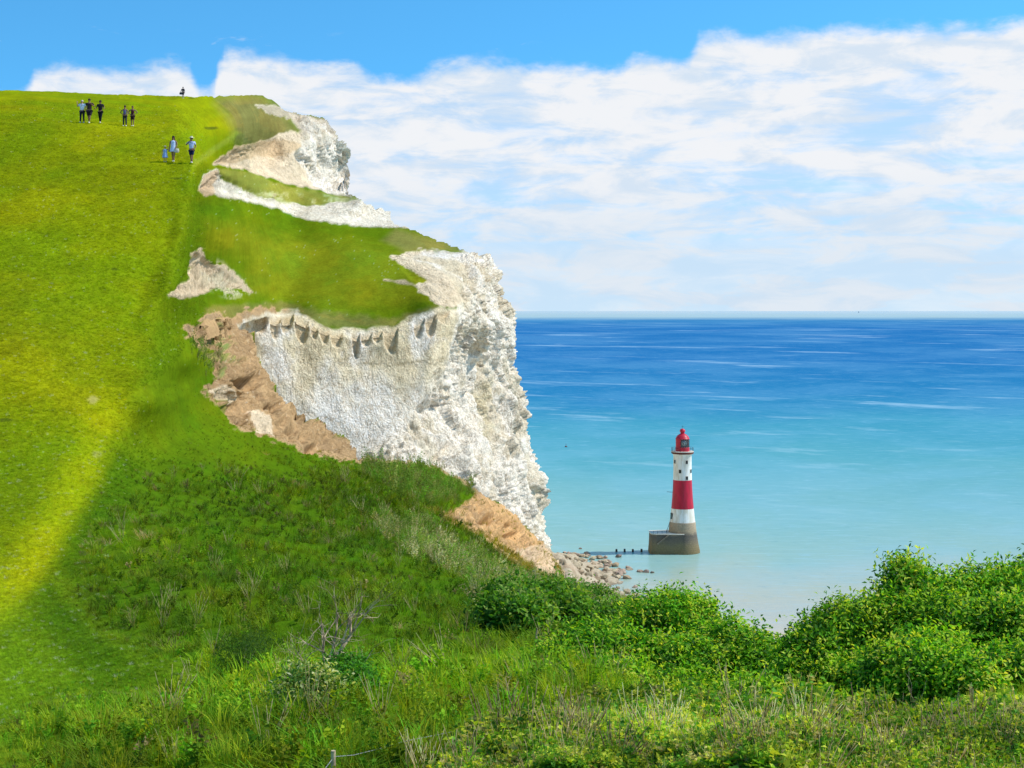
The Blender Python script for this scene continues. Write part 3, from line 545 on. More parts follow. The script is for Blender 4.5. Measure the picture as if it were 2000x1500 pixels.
# keep each point on its own bearing while it rises
bc = lerp(np.zeros(BX.shape + (3,)) + np.array([.33, .25, .16]), (.43, .35, .24), sstep(fv, .3, .9)); bc = lerp(bc, (.42, .30, .20), sstep(fbm(B0, 9, 3, 203), .1, .45) * .6); bc = lerp(bc, (.40, .36, .27), sstep(BX, 1300, 1380))
hh, ww = BX.shape; ix = np.arange(hh * ww).reshape(hh, ww); bf = np.stack([ix[:-1, :-1], ix[1:, :-1], ix[1:, 1:], ix[:-1, 1:]], -1).reshape(-1, 4)
o = mesh_obj('beach', B0.reshape(-1, 3), bf, M_stone, cols=bc.reshape(-1, 3), smooth=False); tag(o, 'pale rubble beach below the cliff', kind='structure')

def boulder_proto(seed, flat):
    bm = bmesh.new(); bmesh.ops.create_icosphere(bm, subdivisions=3, radius=1)
    co = np.array([v.co[:] for v in bm.verts]); rg = np.random.default_rng(seed)
    for k in range(11):                                   # planar breaks
        nrm = rg.normal(size=3); nrm /= np.linalg.norm(nrm); dd = rg.uniform(.5, .85); pr = co @ nrm
        co = co - np.outer(np.maximum(pr - dd, 0) * .92, nrm)
    co *= (1 + .07 * fbm(co + seed, .5, 3, seed))[:, None]; co *= np.array([1, .8, flat])
    for v, c in zip(bm.verts, co): v.co = c
    me = bpy.data.meshes.new('boulder'); bm.to_mesh(me); bm.free(); return me
pale = [(.43, .34, .22), (.33, .24, .15), (.38, .27, .20), (.22, .17, .14)]
protos = []
for ci_, pc in enumerate(pale):
    for sdd in range(3):
        me = boulder_proto(10 * ci_ + sdd + 1, (.55, .7, .45)[sdd]); a = me.color_attributes.new('tint', 'FLOAT_COLOR', 'POINT')
        cc = np.ones((len(me.vertices), 4), np.float32); cc[:, :3] = pc; a.data.foreach_set('color', cc.ravel()); me.materials.append(M_stone); protos.append(me)
def boulder(px, py, wpx, tone, label, group=None, z=None, rz=None, sh=None):
    Dd = seaD(py); s_ = wpx / F * Dd / 2; me = protos[tone * 3 + (sh if sh is not None else random.randrange(3))]
    o = bpy.data.objects.new('boulder', me); C.objects.link(o)
    p = P1(px, py, Dd); o.location = (p.x, p.y, (s_ * .1 if z is None else z)); o.scale = (s_,) * 3
    o.rotation_euler = (random.uniform(-.3, .3), random.uniform(-.3, .3), random.uniform(0, 6.28) if rz is None else rz)
    tag(o, label, 'boulder', group); return o
single = [(1263, 1118, 15, 3, 'dark boulder standing off the tip of the rubble beach, nearest the lighthouse shadow'), (1251, 1117, 17, 2, 'brown pointed rock just inshore of the dark boulder at the beach tip'),
 (1273, 1119, 12, 3, 'small dark flat rock awash, farthest out from the rubble beach'), (1226, 1130, 26, 1, 'low tan slab of rock in the shallows right of the rubble beach'),
 (1240, 1147, 14, 2, 'small flat rock alone in shallow water below the tan slab'), (1265, 1156, 12, 2, 'upright reddish brown rock alone in shallow water above the bushes'), (1207, 1088, 20, 3, 'flat black rock awash beyond the rubble beach, left of the lighthouse platform'),
 (1134, 1072, 8, 3, 'tiny black rock in the sea off the cliff foot'), (1148, 1086, 14, 2, 'pointed brown rock standing up at the back of the rubble beach'), (1386, 1182, 26, 2, 'brown seaweed covered boulder right of the leafy bush top'), (1368, 1178, 14, 3, 'dark wet stone touching the left side of the seaweed covered boulder'), (1406, 1212, 12, 2, 'thin brown rock on the pale sand beyond the bushes'), (1421, 1223, 10, 2, 'small brown rock on the pale sand, the lowest before the notch between bushes')]
for a in single: boulder(*a[:4], a[4])
def heap(n, poly, sizes, tones, label, group):
    k = 0; P_ = np.array(poly); lo, hi = P_.min(0), P_.max(0)
    while k < n:
        x, y = random.uniform(lo[0], hi[0]), random.uniform(lo[1], hi[1])
        if poly_sd(np.array([x]), np.array([y]), poly)[0] < 0: continue
        sd_ = float(poly_sd(np.array([x]), np.array([y]), SHORE)[0]); z = max(sd_, 0) / 60 * (2.0 + 9 * float(sstep(np.array(x), 1180, 1080))) * .8
        boulder(x, y, random.uniform(*sizes), random.choice(tones), label, group, z=z + .1); k += 1
heap(70, [(1088, 1082), (1170, 1090), (1220, 1110), (1215, 1150), (1260, 1180), (1200, 1190), (1130, 1160)], (9, 24), (0, 0, 0, 1), 'pale chalk boulder in the rubble between the cliff foot and the water', 'pale boulders of the rubble beach')
heap(34, [(1100, 1080), (1165, 1082), (1225, 1105), (1240, 1120), (1205, 1128), (1150, 1098)], (9, 19), (2, 2, 1), 'brown boulder along the seaward edge of the rubble beach', 'brown boulders at the water edge')
heap(16, [(1240, 1160), (1290, 1170), (1330, 1172), (1320, 1195), (1250, 1195)], (10, 22), (1, 2, 0), 'tan boulder on the shore strip above the leafy bush', 'boulders above the leafy bush')
# old pile stumps in a row between shore and lighthouse
for px in (1204, 1220, 1236, 1253):
    Dd = seaD(1078); p = P1(px, 1078, Dd)
    bm = bmesh.new(); bmesh.ops.create_cone(bm, cap_ends=True, segments=10, radius1=.42, radius2=.34, depth=2.2, matrix=Matrix.Translation((0, 0, .0)))
    bmesh.ops.bevel(bm, geom=[e for e in bm.edges], offset=.06, segments=1)
    me = bpy.data.meshes.new('pile_stump'); bm.to_mesh(me); bm.free()
    if px == 1204: stump_me = me; me.materials.append(mat('wet_timber', (.06, .05, .04), .6, .3, wear(3, .5)))
    o = bpy.data.objects.new('pile_stump', stump_me); C.objects.link(o); o.location = (p.x, p.y, -.1 + random.uniform(-.1, .1)); o.rotation_euler = (0, 0, px)
    tag(o, {1204: 'black stump in the sea, first of the row out from the beach', 1220: 'black stump in the sea, second of the row from the beach', 1236: 'black stump in the sea, third of the row from the beach', 1253: 'black stump in the sea nearest the lighthouse platform'}[px], 'stump', 'stumps in the sea beside the lighthouse')

# ------------------------------------------------------------------ lighthouse
def lathe(prof, seg=64, a0=0, a1=2 * math.pi, closed=True):
    v = []; f = []; n = seg if closed else seg + 1
    for r, z in prof:
        for k in range(n):
            a = a0 + (a1 - a0) * k / seg; v.append((r * math.cos(a), r * math.sin(a), z))
    for i in range(len(prof) - 1):
        for k in range(seg if not closed else n):
            k2 = (k + 1) % n if closed else k + 1
            f.append((i * n + k, i * n + k2, (i + 1) * n + k2, (i + 1) * n + k))
    if closed:
        f.append(tuple(range(n - 1, -1, -1))); f.append(tuple((len(prof) - 1) * n + k for k in range(n)))
    return v, f
def part(name, vf, m, parent, smooth=True, loc=(0, 0, 0), rot=(0, 0, 0), auto=True):
    o = mesh_obj(name, vf[0], vf[1], m, parent, smooth); o.location = loc; o.rotation_euler = rot
    if smooth and auto: o.data.set_sharp_from_angle(angle=R(35))
    return o
def box(sx, sy, sz, c=(0, 0, 0)):
    v = [(c[0] + x * sx / 2, c[1] + y * sy / 2, c[2] + z * sz / 2) for x in (-1, 1) for y in (-1, 1) for z in (-1, 1)]
    return v, [(0, 1, 3, 2), (4, 6, 7, 5), (0, 4, 5, 1), (2, 3, 7, 6), (0, 2, 6, 4), (1, 5, 7, 3)]
def merge(*vfs):
    V_, F_ = [], []
    for v, f in vfs:
        b_ = len(V_); V_ += list(v); F_ += [tuple(i + b_ for i in q) for q in f]
    return V_, F_
def tube(a, b, r, seg=8, r2=None):
    a, b = Vector(a), Vector(b); d = (b - a).normalized(); u = d.orthogonal().normalized(); w_ = d.cross(u); r2 = r if r2 is None else r2
    v = [tuple(p + (u * math.cos(t) + w_ * math.sin(t)) * rr) for p, rr in ((a, r), (b, r2)) for t in [2 * math.pi * k / seg for k in range(seg)]]
    f = [(k, (k + 1) % seg, seg + (k + 1) % seg, seg + k) for k in range(seg)] + [tuple(range(seg - 1, -1, -1)), tuple(range(seg, 2 * seg))]
    return v, f
def granite_build(t, b):
    co = t.node('ShaderNodeTexCoord').outputs['Object']; sp = t.node('ShaderNodeSeparateXYZ', ins={0: co}); z = sp.outputs[2]
    n = t.noise(co, .35, 6, .65); n2 = t.noise(co, 2.5, 4, .6)
    z2 = t.math('ADD', z, t.math('MULTIPLY', t.math('SUBTRACT', n, .5), 3.))
    col = t.ramp(t.math('DIVIDE', z2, 11.), [(0, (.20, .15, .07)), (.25, (.22, .17, .09)), (.42, (.17, .14, .10)), (.55, (.13, .11, .09)), (.68, (.36, .28, .18)), (1, (.46, .35, .24))])
    fr = t.math('FRACT', t.math('MULTIPLY', z, 1.6)); line = t.sstep(t.math('ABSOLUTE', t.math('SUBTRACT', fr, .5)), .46, .5)
    col = t.mix(t.math('MULTIPLY', line, .45), col, (.05, .04, .03)); hs = t.node('ShaderNodeHueSaturation', ins={'Value': t.math('MULTIPLY_ADD', n2, .8, .6), 'Color': col})
    t.put(b.inputs['Base Color'], hs.outputs[0])
    bp = t.node('ShaderNodeBump', ins={'Strength': .7, 'Distance': .12, 'Height': t.math('SUBTRACT', n2, t.math('MULTIPLY', line, .8))}); t.put(b.inputs['Normal'], bp.outputs[0])
M_gran = mat('granite', rough=.85, spec=.2, build=granite_build)
M_white = mat('white_paint', (.86, .85, .80), .6, .3, wear(.9, .2, (.66, .60, .48), (1, 1, .22)))
M_red = mat('red_paint', (.58, .010, .045), .45, .35, wear(.9, .3, (.40, .012, .03), (1, 1, .22)))
M_dark = mat('dark_glass', (.015, .02, .025), .2, .5); M_steel = mat('dark_steel', (.05, .05, .055), .5, .4, wear(4, .4))
M_rust = mat('rusty_iron', (.16, .045, .03), .7, .3, wear(3, .4)); M_step = mat('worn_stone', (.34, .28, .20), .85, .2, wear(2, .3)); M_pale = mat('pale_stone', (.72, .66, .55), .8, .2, wear(2, .2))
def glass_build(t, b):
    b.inputs['Transmission Weight'].default_value = .9; b.inputs['IOR'].default_value = 1.1
M_glass = mat('lantern_glass', (.85, .92, .92), .05, .5, glass_build)
M_lens = mat('lens_glass', (.35, .42, .40), .12, .8, None, .3)
lx, ly = P1(1333, 1078, seaD(1078))[:2]
LH = bpy.data.objects.new('lighthouse', None); C.objects.link(LH); LH.location = (lx, ly, 0); LH.rotation_euler = (0, 0, 0)
tag(LH, 'red and white striped lighthouse on a stone base standing in the sea', 'lighthouse')
steps = []
for k in range(17):
    z = -1.2 + k * .70; r = 6.0 - 1.55 * (1 - (1 - min(max(z, 0) / 10.5, 1)) ** 1.5) + .0
    steps += [(r + .05, z), (r - .03, z + .69)]
base = part('tower_base', lathe([(s_[0], min(s_[1], 10.5)) for s_ in steps if s_[1] < 10.45] + [(4.42, 10.5)], 72), M_gran, LH)
part('lower_band', lathe([(4.36, 10.5), (4.1, 12.6), (3.84, 15.1)], 72), M_white, LH); part('red_band', lathe([(3.84, 15.1), (3.55, 18.5), (3.34, 21.8), (3.22, 24.9)], 72), M_red, LH)
ub = part('upper_band', lathe([(3.22, 24.9), (3.14, 28), (3.12, 33.2), (3.3, 33.55), (3.55, 33.8)], 72), M_white, LH)
gal = part('gallery', lathe([(3.5, 33.8), (3.85, 34.0), (3.85, 34.45), (2.2, 34.47)], 72), M_rust, LH)
part('gallery_kerb', lathe([(3.6, 34.47), (3.88, 34.5), (3.88, 34.72), (3.6, 34.74), (3.0, 34.72)], 72), M_pale, gal)
def ring(r, z, t_=.04, seg=48):
    v, f = [], []
    for k in range(seg):
        a = 2 * math.pi * k / seg
        for q in range(6):
            b_ = 2 * math.pi * q / 6; v.append(((r + t_ * math.cos(b_)) * math.cos(a), (r + t_ * math.cos(b_)) * math.sin(a), z + t_ * math.sin(b_)))
    for k in range(seg):
        for q in range(6): f.append((k * 6 + q, ((k + 1) % seg) * 6 + q, ((k + 1) % seg) * 6 + (q + 1) % 6, k * 6 + (q + 1) % 6))
    return v, f
rail = [ring(3.75, 35.4, .03), ring(3.75, 35.95, .035)] + [tube((3.75 * math.cos(a), 3.75 * math.sin(a), 34.7), (3.75 * math.cos(a), 3.75 * math.sin(a), 35.95), .035, 6) for a in [2 * math.pi * k / 20 for k in range(20)]]
part('gallery_railing', merge(*rail), M_steel, gal)
# lantern room: red housing open to the seaward-right front with glazing and the lens behind
ln = part('lantern_room', lathe([(2.42, 34.5), (2.42, 36.0), (2.36, 36.05)], 56), M_red, LH)
a0, a1 = R(-112), R(20)
hv, hf = lathe([(2.33, 36.0), (2.33, 38.9)], 44, a1, a0 + 2 * math.pi, closed=False); part('lantern_housing', (hv, hf), M_red, ln)
gv, gf = lathe([(2.28, 36.0), (2.28, 38.9)], 20, a0, a1, closed=False); gz = part('lantern_glazing', (gv, gf), M_glass, ln)
bars = [tube((2.3 * math.cos(a), 2.3 * math.sin(a), 36), (2.3 * math.cos(a), 2.3 * math.sin(a), 38.9), .05, 6) for a in [a0 + (a1 - a0) * k / 6 for k in range(7)]]
for k in range(6):
    t0, t1 = a0 + (a1 - a0) * k / 6, a0 + (a1 - a0) * (k + 1) / 6
    for za, zb in ((36, 37.45), (37.45, 38.9)): bars += [tube((2.3 * math.cos(t0), 2.3 * math.sin(t0), za), (2.3 * math.cos(t1), 2.3 * math.sin(t1), zb), .04, 6), tube((2.3 * math.cos(t1), 2.3 * math.sin(t1), za), (2.3 * math.cos(t0), 2.3 * math.sin(t0), zb), .04, 6)]
part('glazing_bars', merge(*bars), M_steel, ln)
part('lens', lathe([(.5, 36.1), (1.1, 36.5), (1.35, 37.4), (1.1, 38.3), (.5, 38.7)], 24), M_lens, ln)
dm = part('dome', lathe([(2.45, 38.9), (2.45, 39.02), (2.3, 39.2), (2.05, 39.75), (1.6, 40.25), (1.0, 40.6), (.7, 40.75)], 48), M_red, ln)
part('vent', lathe([(.72, 40.7), (.72, 41.35), (.98, 41.4), (.98, 41.75), (.75, 42.2), (.3, 42.45)], 32), M_red, dm)
part('weather_vane', merge(tube((0, 0, 42.4), (0, 0, 43.5), .04), tube((-.4, 0, 43.2), (.5, 0, 43.2), .03)), M_steel, dm)
def radius_at(z): return float(np.interp(z, [0, 10.5, 12.6, 15.1, 18.5, 21.8, 24.9, 28, 33], [6, 4.36, 4.1, 3.84, 3.55, 3.34, 3.22, 3.14, 3.12]))
def win(dxm, z, w_=.8, h_=1.15, parent=ub):
    r = radius_at(z); th = math.asin(max(-1, min(1, dxm / r))); a = -math.pi / 2 + th
    fr = part('window', box(w_ + .22, .16, h_ + .22), M_pale, parent, False, loc=((r - .01) * math.cos(a), (r - .01) * math.sin(a), z), rot=(0, 0, a + math.pi / 2))
    part('pane', box(w_, .06, h_, (0, -.10, 0)), M_dark, fr, False)
for wx, wz in (((487 - 566) / 5 / 5.7, 31.2), ((597 - 566) / 5 / 5.7, 31.2), ((533 - 566) / 5 / 5.7, 28.0), ((641 - 566) / 5 / 5.7, 28.0), ((598 - 566) / 5 / 5.7, 25.75)): win(wx, wz)
dr = part('door', box(1.15, .2, 2.9), M_dark, LH, False, loc=(-4.12 * math.cos(R(18)), -4.12 * math.sin(R(18)), 11.9), rot=(0, R(5), R(-72)))
part('door_frame', merge(box(.15, .24, 3.1, (-.65, 0, .1)), box(.15, .24, 3.1, (.65, 0, .1)), box(1.45, .24, .18, (0, 0, 1.6))), M_steel, dr, False)
lad = [tube((-s_ - .2, -.9 + d_, 10.3 - .0), (-s_ - 1.35, -.9 + d_, 6.9), .05) for s_ in (4.3,) for d_ in (-.25, .25)] + [tube((-4.5 - 1.15 * k / 9, -1.15, 10.3 - 3.4 * k / 9), (-4.5 - 1.15 * k / 9, -.65, 10.3 - 3.4 * k / 9), .035) for k in range(9)]
part('access_ladder', merge(*lad), M_steel, LH); part('boom', tube((-3.4, -.3, 20.6), (-5.4, -.4, 20.75), .07), M_steel, LH)
# landing platform
pts_ = [(0, -5.6), (-4, -5.2), (-9.6, -5.0), (-11.0, -4.4), (-11.4, -3.0), (-11.4, 2.6), (-10.8, 3.6), (-4, 4.5), (0, 5)]
npl = len(pts_); v = [(x * 1.03, y * 1.03, -1.5) for x, y in pts_] + [(x, y, 2.5) for x, y in pts_] + [(x * .985, y * .96, 6.7) for x, y in pts_]
f_ = [(r * npl + k, r * npl + (k + 1) % npl, (r + 1) * npl + (k + 1) % npl, (r + 1) * npl + k) for r in range(2) for k in range(npl)] + [tuple(range(2 * npl, 3 * npl))]
pf = part('landing_platform', (v, f_), M_gran, LH, False)
v2 = [(x * 1.0, y * .985, z_) for z_ in (6.703, 6.93) for x, y in pts_]
part('coping', (v2, [(k, (k + 1) % npl, npl + (k + 1) % npl, npl + k) for k in range(npl)] + [tuple(range(npl, 2 * npl))]), M_pale, pf, False)
part('platform_railing', merge(*[tube((x, -4.4, 6.9), (x, -4.4, hh_), .05) for x, hh_ in ((-10.5, 7.9), (-9, 7.9), (-7.5, 7.9), (-6., 8.4), (-5.5, 8.4))], tube((-10.5, -4.4, 7.85), (-5.5, -4.4, 7.85), .035)), M_steel, pf)
st = [box(.45, .7, .3, (-5.6 - .42 * k, -5.35, 6.4 - .34 * k)) for k in range(9)]; part('stairs', merge(*st), M_step, pf, False)

# ------------------------------------------------------------------ sail boat far out, marker buoy
pb = P1(1677, 610.6, EYE * F / 3.6); k_ = 8 / F * pb.y / 14
sb = bpy.data.objects.new('sailing_boat', None); C.objects.link(sb); sb.location = (pb.x, pb.y, 0); sb.scale = (k_ * .35,) * 3; sb.scale = (16,) * 3 if k_ > 16 else sb.scale
tag(sb, 'tiny sailing boat far out on the horizon', 'boat')
hull = []; sec = [(-5, .3), (-4, 1.1), (0, 1.6), (3, 1.1), (5.4, .1)]
for x, wd in sec: hull += [(x, -wd, 1.2), (x, -wd * .6, -.3), (x, wd * .6, -.3), (x, wd, 1.2)]
hf = [(4 * i + q, 4 * i + q + 1, 4 * i + q + 5, 4 * i + q + 4) for i in range(4) for q in range(3)] + [(4 * i + 3, 4 * i, 4 * i + 4, 4 * i + 7) for i in range(4)]
M_sail = mat('sailcloth', (.12, .18, .28), .8); part('hull', (hull, hf), M_steel, sb); part('mast', tube((0, 0, 1), (0, 0, 16), .15), M_steel, sb)
part('sail', ([(-.2, 0, 2.2), (-5, .3, 2.4), (-.2, 0, 15.5), (-.2, .12, 2.2), (-5, .42, 2.4), (-.2, .12, 15.5)], [(0, 1, 2), (5, 4, 3), (0, 3, 4, 1), (1, 4, 5, 2), (2, 5, 3, 0)]), M_sail, sb, False)
part('jib', ([(.4, 0, 2), (5, .1, 1.6), (.3, 0, 13), (.4, .1, 2), (5, .2, 1.6), (.3, .1, 13)], [(0, 2, 1), (3, 4, 5), (0, 1, 4, 3), (1, 2, 5, 4), (2, 0, 3, 5)]), M_sail, sb, False)
p = P1(1105.5, 873, seaD(873)); by_ = bpy.data.objects.new('marker_buoy', None); C.objects.link(by_); by_.location = (p.x, p.y, 0); tag(by_, 'small dark marker buoy floating alone right of the cliff', 'buoy')
M_buoy = mat('buoy_paint', (.10, .04, .03), .5); part('float', lathe([(.25, -.5), (.75, -.2), (.8, .25), (.45, .6), (.2, .75)], 24), M_buoy, by_); part('topmark', merge(tube((0, 0, .7), (0, 0, 1.5), .07), lathe([(.05, 1.5), (.28, 1.65), (.05, 1.95)], 12)), M_buoy, by_)

# ------------------------------------------------------------------ people
def ground_up(px, py):
    i = int(np.searchsorted(xs, px)) - 1; cy_ = PY[:, i]; j = max(0, int(np.searchsorted(cy_, py)) - 1)
    a = (px - xs[i]) / (xs[i + 1] - xs[i]); b = (py - cy_[j]) / (cy_[j + 1] - cy_[j])
    return Vector((Q[j, i] * (1 - a) + Q[j, i + 1] * a) * (1 - b) + (Q[j + 1, i] * (1 - a) + Q[j + 1, i + 1] * a) * b)
def skin(name, V_, E_, Rr, m, parent, root=0, lev=1):
    me = bpy.data.meshes.new(name); me.from_pydata(V_, E_, []); o = bpy.data.objects.new(name, me); C.objects.link(o); o.parent = parent
    me.materials.append(m); md = o.modifiers.new('skin', 'SKIN'); md.use_smooth_shade = True
    for k, r in enumerate(Rr):
        d = me.skin_vertices[0].data[k]; d.radius = (r, r) if not isinstance(r, tuple) else r; d.use_root = (k == root)
    sb_ = o.modifiers.new('sub', 'SUBSURF'); sb_.levels = lev; sb_.render_levels = lev
    return o
MC = {}
def cmat(c, nm='cloth'):
    if c not in MC: MC[c] = mat(nm, c, .85, .2, wear(14, .25))
    return MC[c]
def ball(cx, cy, cz, rx, ry, rz, seg=16, z0=-1., z1=1.):
    prof = []
    for k in range(9):
        t = z0 + (z1 - z0) * k / 8; prof.append((math.sqrt(max(1 - t * t, .0004)), t))
    v, f = lathe(prof, seg); return [(cx + x * rx, cy + y * ry, cz + z * rz) for x, y, z in v], f
def person(px, py, hpx, label, skin_c, top, bottom, hair, arms, legs=((-.10, 0, 0), (.10, 0, 0)), long_bottom=True, dress=None, hat=None, long_hair=False, turn=0., width=1., sleeves=1, shoe=(.75, .72, .65), back=False):
    g = ground_up(px, py); H = hpx / F * g.y; e = bpy.data.objects.new('person', None); C.objects.link(e); e.location = (g.x, g.y, g.z - .02)
    e.rotation_euler = (0, 0, turn + (math.pi if back else 0)); e.scale = (H / 1.75,) * 3; tag(e, label, 'person', 'people walking on the turf hillside')
    w_ = width
    V_ = [(0, 0, .93), (0, 0, 1.12), (0, -.01, 1.32), (0, 0, 1.44), (0, 0, 1.53), (0, -.015, 1.62), (0, -.01, 1.70)]
    Rr = [(.145 * w_, .115), (.125 * w_, .10), (.155 * w_, .11), (.075, .065), .052, (.078, .092), (.062, .075)]
    E_ = [(0, 1), (1, 2), (2, 3), (3, 4), (4, 5), (5, 6)]
    def add(p, r, par): V_.append(p); Rr.append(r); E_.append((par, len(V_) - 1)); return len(V_) - 1
    armj = []; legj = []
    for sgn, (el_, hd) in zip((-1, 1), arms):
        sh_ = (sgn * .19 * w_, 0, 1.41); a = add(sh_, .056, 3 if False else 2); el3 = (sgn * .19 * w_ + el_[0], el_[1], el_[2]); b = add(el3, .042, a); hd3 = (hd[0], hd[1], hd[2]); c = add(hd3, .028, b)
        dv = (Vector(hd3) - Vector(el3)).normalized(); pm = Vector(hd3) + dv * .06; d = add(tuple(pm), (.036, .02), c); sd_ = dv.orthogonal().normalized()
        for q, ln_ in enumerate((.055, .07, .075, .068)):
            off = sd_ * (q - 1.5) * .019; k1 = add(tuple(pm + off + dv * .03), .0095, d); add(tuple(pm + off * 1.1 + dv * (.03 + ln_)), .007, k1)
        th = add(tuple(pm - dv * .02 + sd_ * .045), .011, c); add(tuple(pm + dv * .025 + sd_ * .06), .009, th)
        armj.append((sh_, el3, hd3))
    for (kx, kyy, lift), sgn in zip(legs, (-1, 1)):
        hp = (sgn * .09 * w_, 0, .86); a = add(hp, .088 * w_, 0); kn = (sgn * .09 * w_ * .5 + kx * .5, kyy * .5 - .03, .49); b = add(kn, .058, a); an = (kx, kyy, .09 + lift); c = add(an, .038, b); add((kx, kyy - .13, .035 + lift), (.040, .03), c)
        legj.append((hp, kn, an))
    body = skin('body', V_, E_, Rr, skin_c, e)
    # face: nose, eyes, mouth, ears
    if not back:
        part('nose', ball(0, -.105, 1.625, .012, .02, .022, 8), skin_c, body); part('mouth', ball(0, -.097, 1.575, .024, .008, .007, 8), cmat((.25, .08, .07), 'lips'), body)
        for sg in (-1, 1): part('eye', ball(.033 * sg, -.092, 1.65, .012, .008, .008, 8), cmat((.03, .02, .02), 'eye'), body); part('ear', ball(.086 * sg, 0, 1.63, .012, .02, .03, 8), skin_c, body)
    if dress is None:
        TV = [(0, 0, .90), (0, 0, 1.12), (0, -.01, 1.31), (0, 0, 1.45)]; TR = [(.165 * w_, .135), (.145 * w_, .12), (.175 * w_, .13), (.085, .08)]; TE = [(0, 1), (1, 2), (2, 3)]
        for sh_, el3, hd3 in armj:
            if sleeves:
                k = len(TV); t = .62 if sleeves == 1 else .95; m_ = tuple(Vector(sh_).lerp(Vector(el3), t)); TV += [sh_, m_]; TR += [.074, .06]; TE += [(2, k), (k, k + 1)]
                if sleeves == 2: TV.append(tuple(Vector(el3).lerp(Vector(hd3), .8))); TR.append(.042); TE.append((k + 1, k + 2))
        skin('shirt', TV, TE, TR, cmat(top), e)
        BV = [(0, 0, .96)]; BR = [(.158 * w_, .128)]; BE = []
        for hp, kn, an in legj:
            k = len(BV); BV.append(hp); BR.append(.108 * w_); BE.append((0, k))
            if long_bottom: BV += [kn, tuple(Vector(kn).lerp(Vector(an), .93))]; BR += [.078, .062]; BE += [(k, k + 1), (k + 1, k + 2)]
            else: BV.append(tuple(Vector(hp).lerp(Vector(kn), .92))); BR.append(.092); BE.append((k, k + 1))
        skin('trousers' if long_bottom else 'shorts', BV, BE, BR, cmat(bottom), e)
    else:
        pr = [(.26 * w_, dress), (.22 * w_, (dress + .95) / 2), (.155 * w_, 1.05), (.165 * w_, 1.25), (.17 * w_, 1.38), (.08, 1.46)]
        v, f = lathe(pr, 20); part('dress', ([(x, y * .72 - .005, z) for x, y, z in v], f), cmat(top), e)
    hm = cmat(hair, 'hair')
    v, f = ball(0, .018, 1.665, .094, .108, .105, 16, -.35, 1.)
    if long_hair:
        v2, f2 = ball(0, .05, 1.54, .105, .07, .20, 16); v, f = merge((v, f), (v2, f2))
    part('hair', (v, f), hm, e)
    if hat:
        part('hat', lathe([(.185, 1.70), (.18, 1.715), (.10, 1.72), (.095, 1.80), (.05, 1.825)], 20), cmat(hat, 'straw'), e)
    sm = cmat(shoe, 'leather')
    for hp, kn, an in legj: part('shoe', ball(an[0], an[1] - .06, an[2] - .04, .052, .135, .055, 12), sm, e)
    return e, armj
SK = mat('skin', (.42, .24, .15), .6, .3, wear(20, .12)); SKD = mat('tanned_skin', (.24, .12, .07), .6, .3, wear(20, .12))
down = lambda s_, y=0: ((s_ * .05, 0, 1.14), (s_ * .26, -.04 + y, .90))
bend = lambda s_: ((s_ * .04, .02, 1.14), (s_ * .10, -.22, 1.12))
hip = lambda s_: ((s_ * .22, .06, 1.17), (s_ * .17, -.05, 1.02))
waist = lambda s_: ((s_ * .09, .02, 1.16), (s_ * .34, -.22, 1.10))
person(160.5, 240, 45, 'person in pale blue shirt and dark trousers with one hand raised, leftmost on the hill', SK, (.62, .72, .85), (.015, .018, .03), (.55, .48, .38), (((-.12, -.05, 1.22), (-.34, -.12, 1.52)), waist(1)), legs=((-.13, -.02, 0), (.12, .05, 0)), width=1.12)
person(174.5, 241, 49, 'tall person in a dark top and dark shorts walking beside the pale shirt', SKD, (.035, .022, .028), (.03, .02, .03), (.03, .02, .015), (((-.02, 0, 1.15), (-.20, -.10, .96)), ((.10, 0, 1.20), (.22, -.25, 1.32))), legs=((-.04, .12, .02), (.05, -.16, 0)), long_bottom=False, width=1.2)
person(196, 240.5, 45, 'person dressed all in black with both forearms held forward, third from the left', SKD, (.02, .016, .022), (.012, .012, .018), (.02, .015, .012), (((-.09, 0, 1.16), (-.34, -.18, 1.12)), waist(1)), legs=((-.04, .1, 0), (.04, -.12, 0)), width=1.08)
person(244, 246.5, 41, 'person in grey and purple top with elbow out, left of the close pair', SKD, (.13, .12, .24), (.03, .035, .05), (.03, .02, .02), (hip(-1), ((.06, 0, 1.14), (.24, -.12, .96))), legs=((-.12, .0, 0), (.11, .0, 0)), sleeves=0)
person(259, 246.5, 40.5, 'person in dark red top, hands on hips, right of the close pair', SKD, (.07, .015, .02), (.05, .02, .02), (.16, .12, .03), (hip(-1), hip(1)), legs=((-.10, .05, 0), (.10, -.14, 0)), long_bottom=False, sleeves=0)
person(322.5, 316.5, 31.5, 'small child in a light blue dress and straw hat holding an adult hand', SK, (.30, .44, .72), (.3, .4, .7), (.10, .06, .03), (((-.09, 0, 1.14), (-.30, -.05, .92)), ((.10, 0, 1.30), (.33, -.02, 1.50))), dress=.52, hat=(.72, .66, .38), width=1.25)
wm, wj = person(338.5, 316, 51, 'person with long dark hair in short white and blue dress beside the child', SKD, (.56, .66, .86), (.5, .6, .8), (.02, .012, .01), (((-.05, 0, 1.12), (-.26, -.02, .84)), ((.06, 0, 1.16), (.22, -.12, .98))), legs=((-.05, .12, .0), (.08, -.18, 0)), dress=.70, long_hair=True, sleeves=0)
person(374, 318.5, 51, 'person in pale blue shirt, navy shorts and straw hat, hand at the face', SKD, (.50, .58, .80), (.012, .02, .07), (.05, .03, .02), (((-.14, -.12, 1.20), (-.05, -.17, 1.52)), ((.08, .03, 1.14), (.20, -.08, .95))), legs=((-.03, .10, .02), (.06, -.12, 0)), long_bottom=False, hat=(.75, .70, .48), width=1.08)
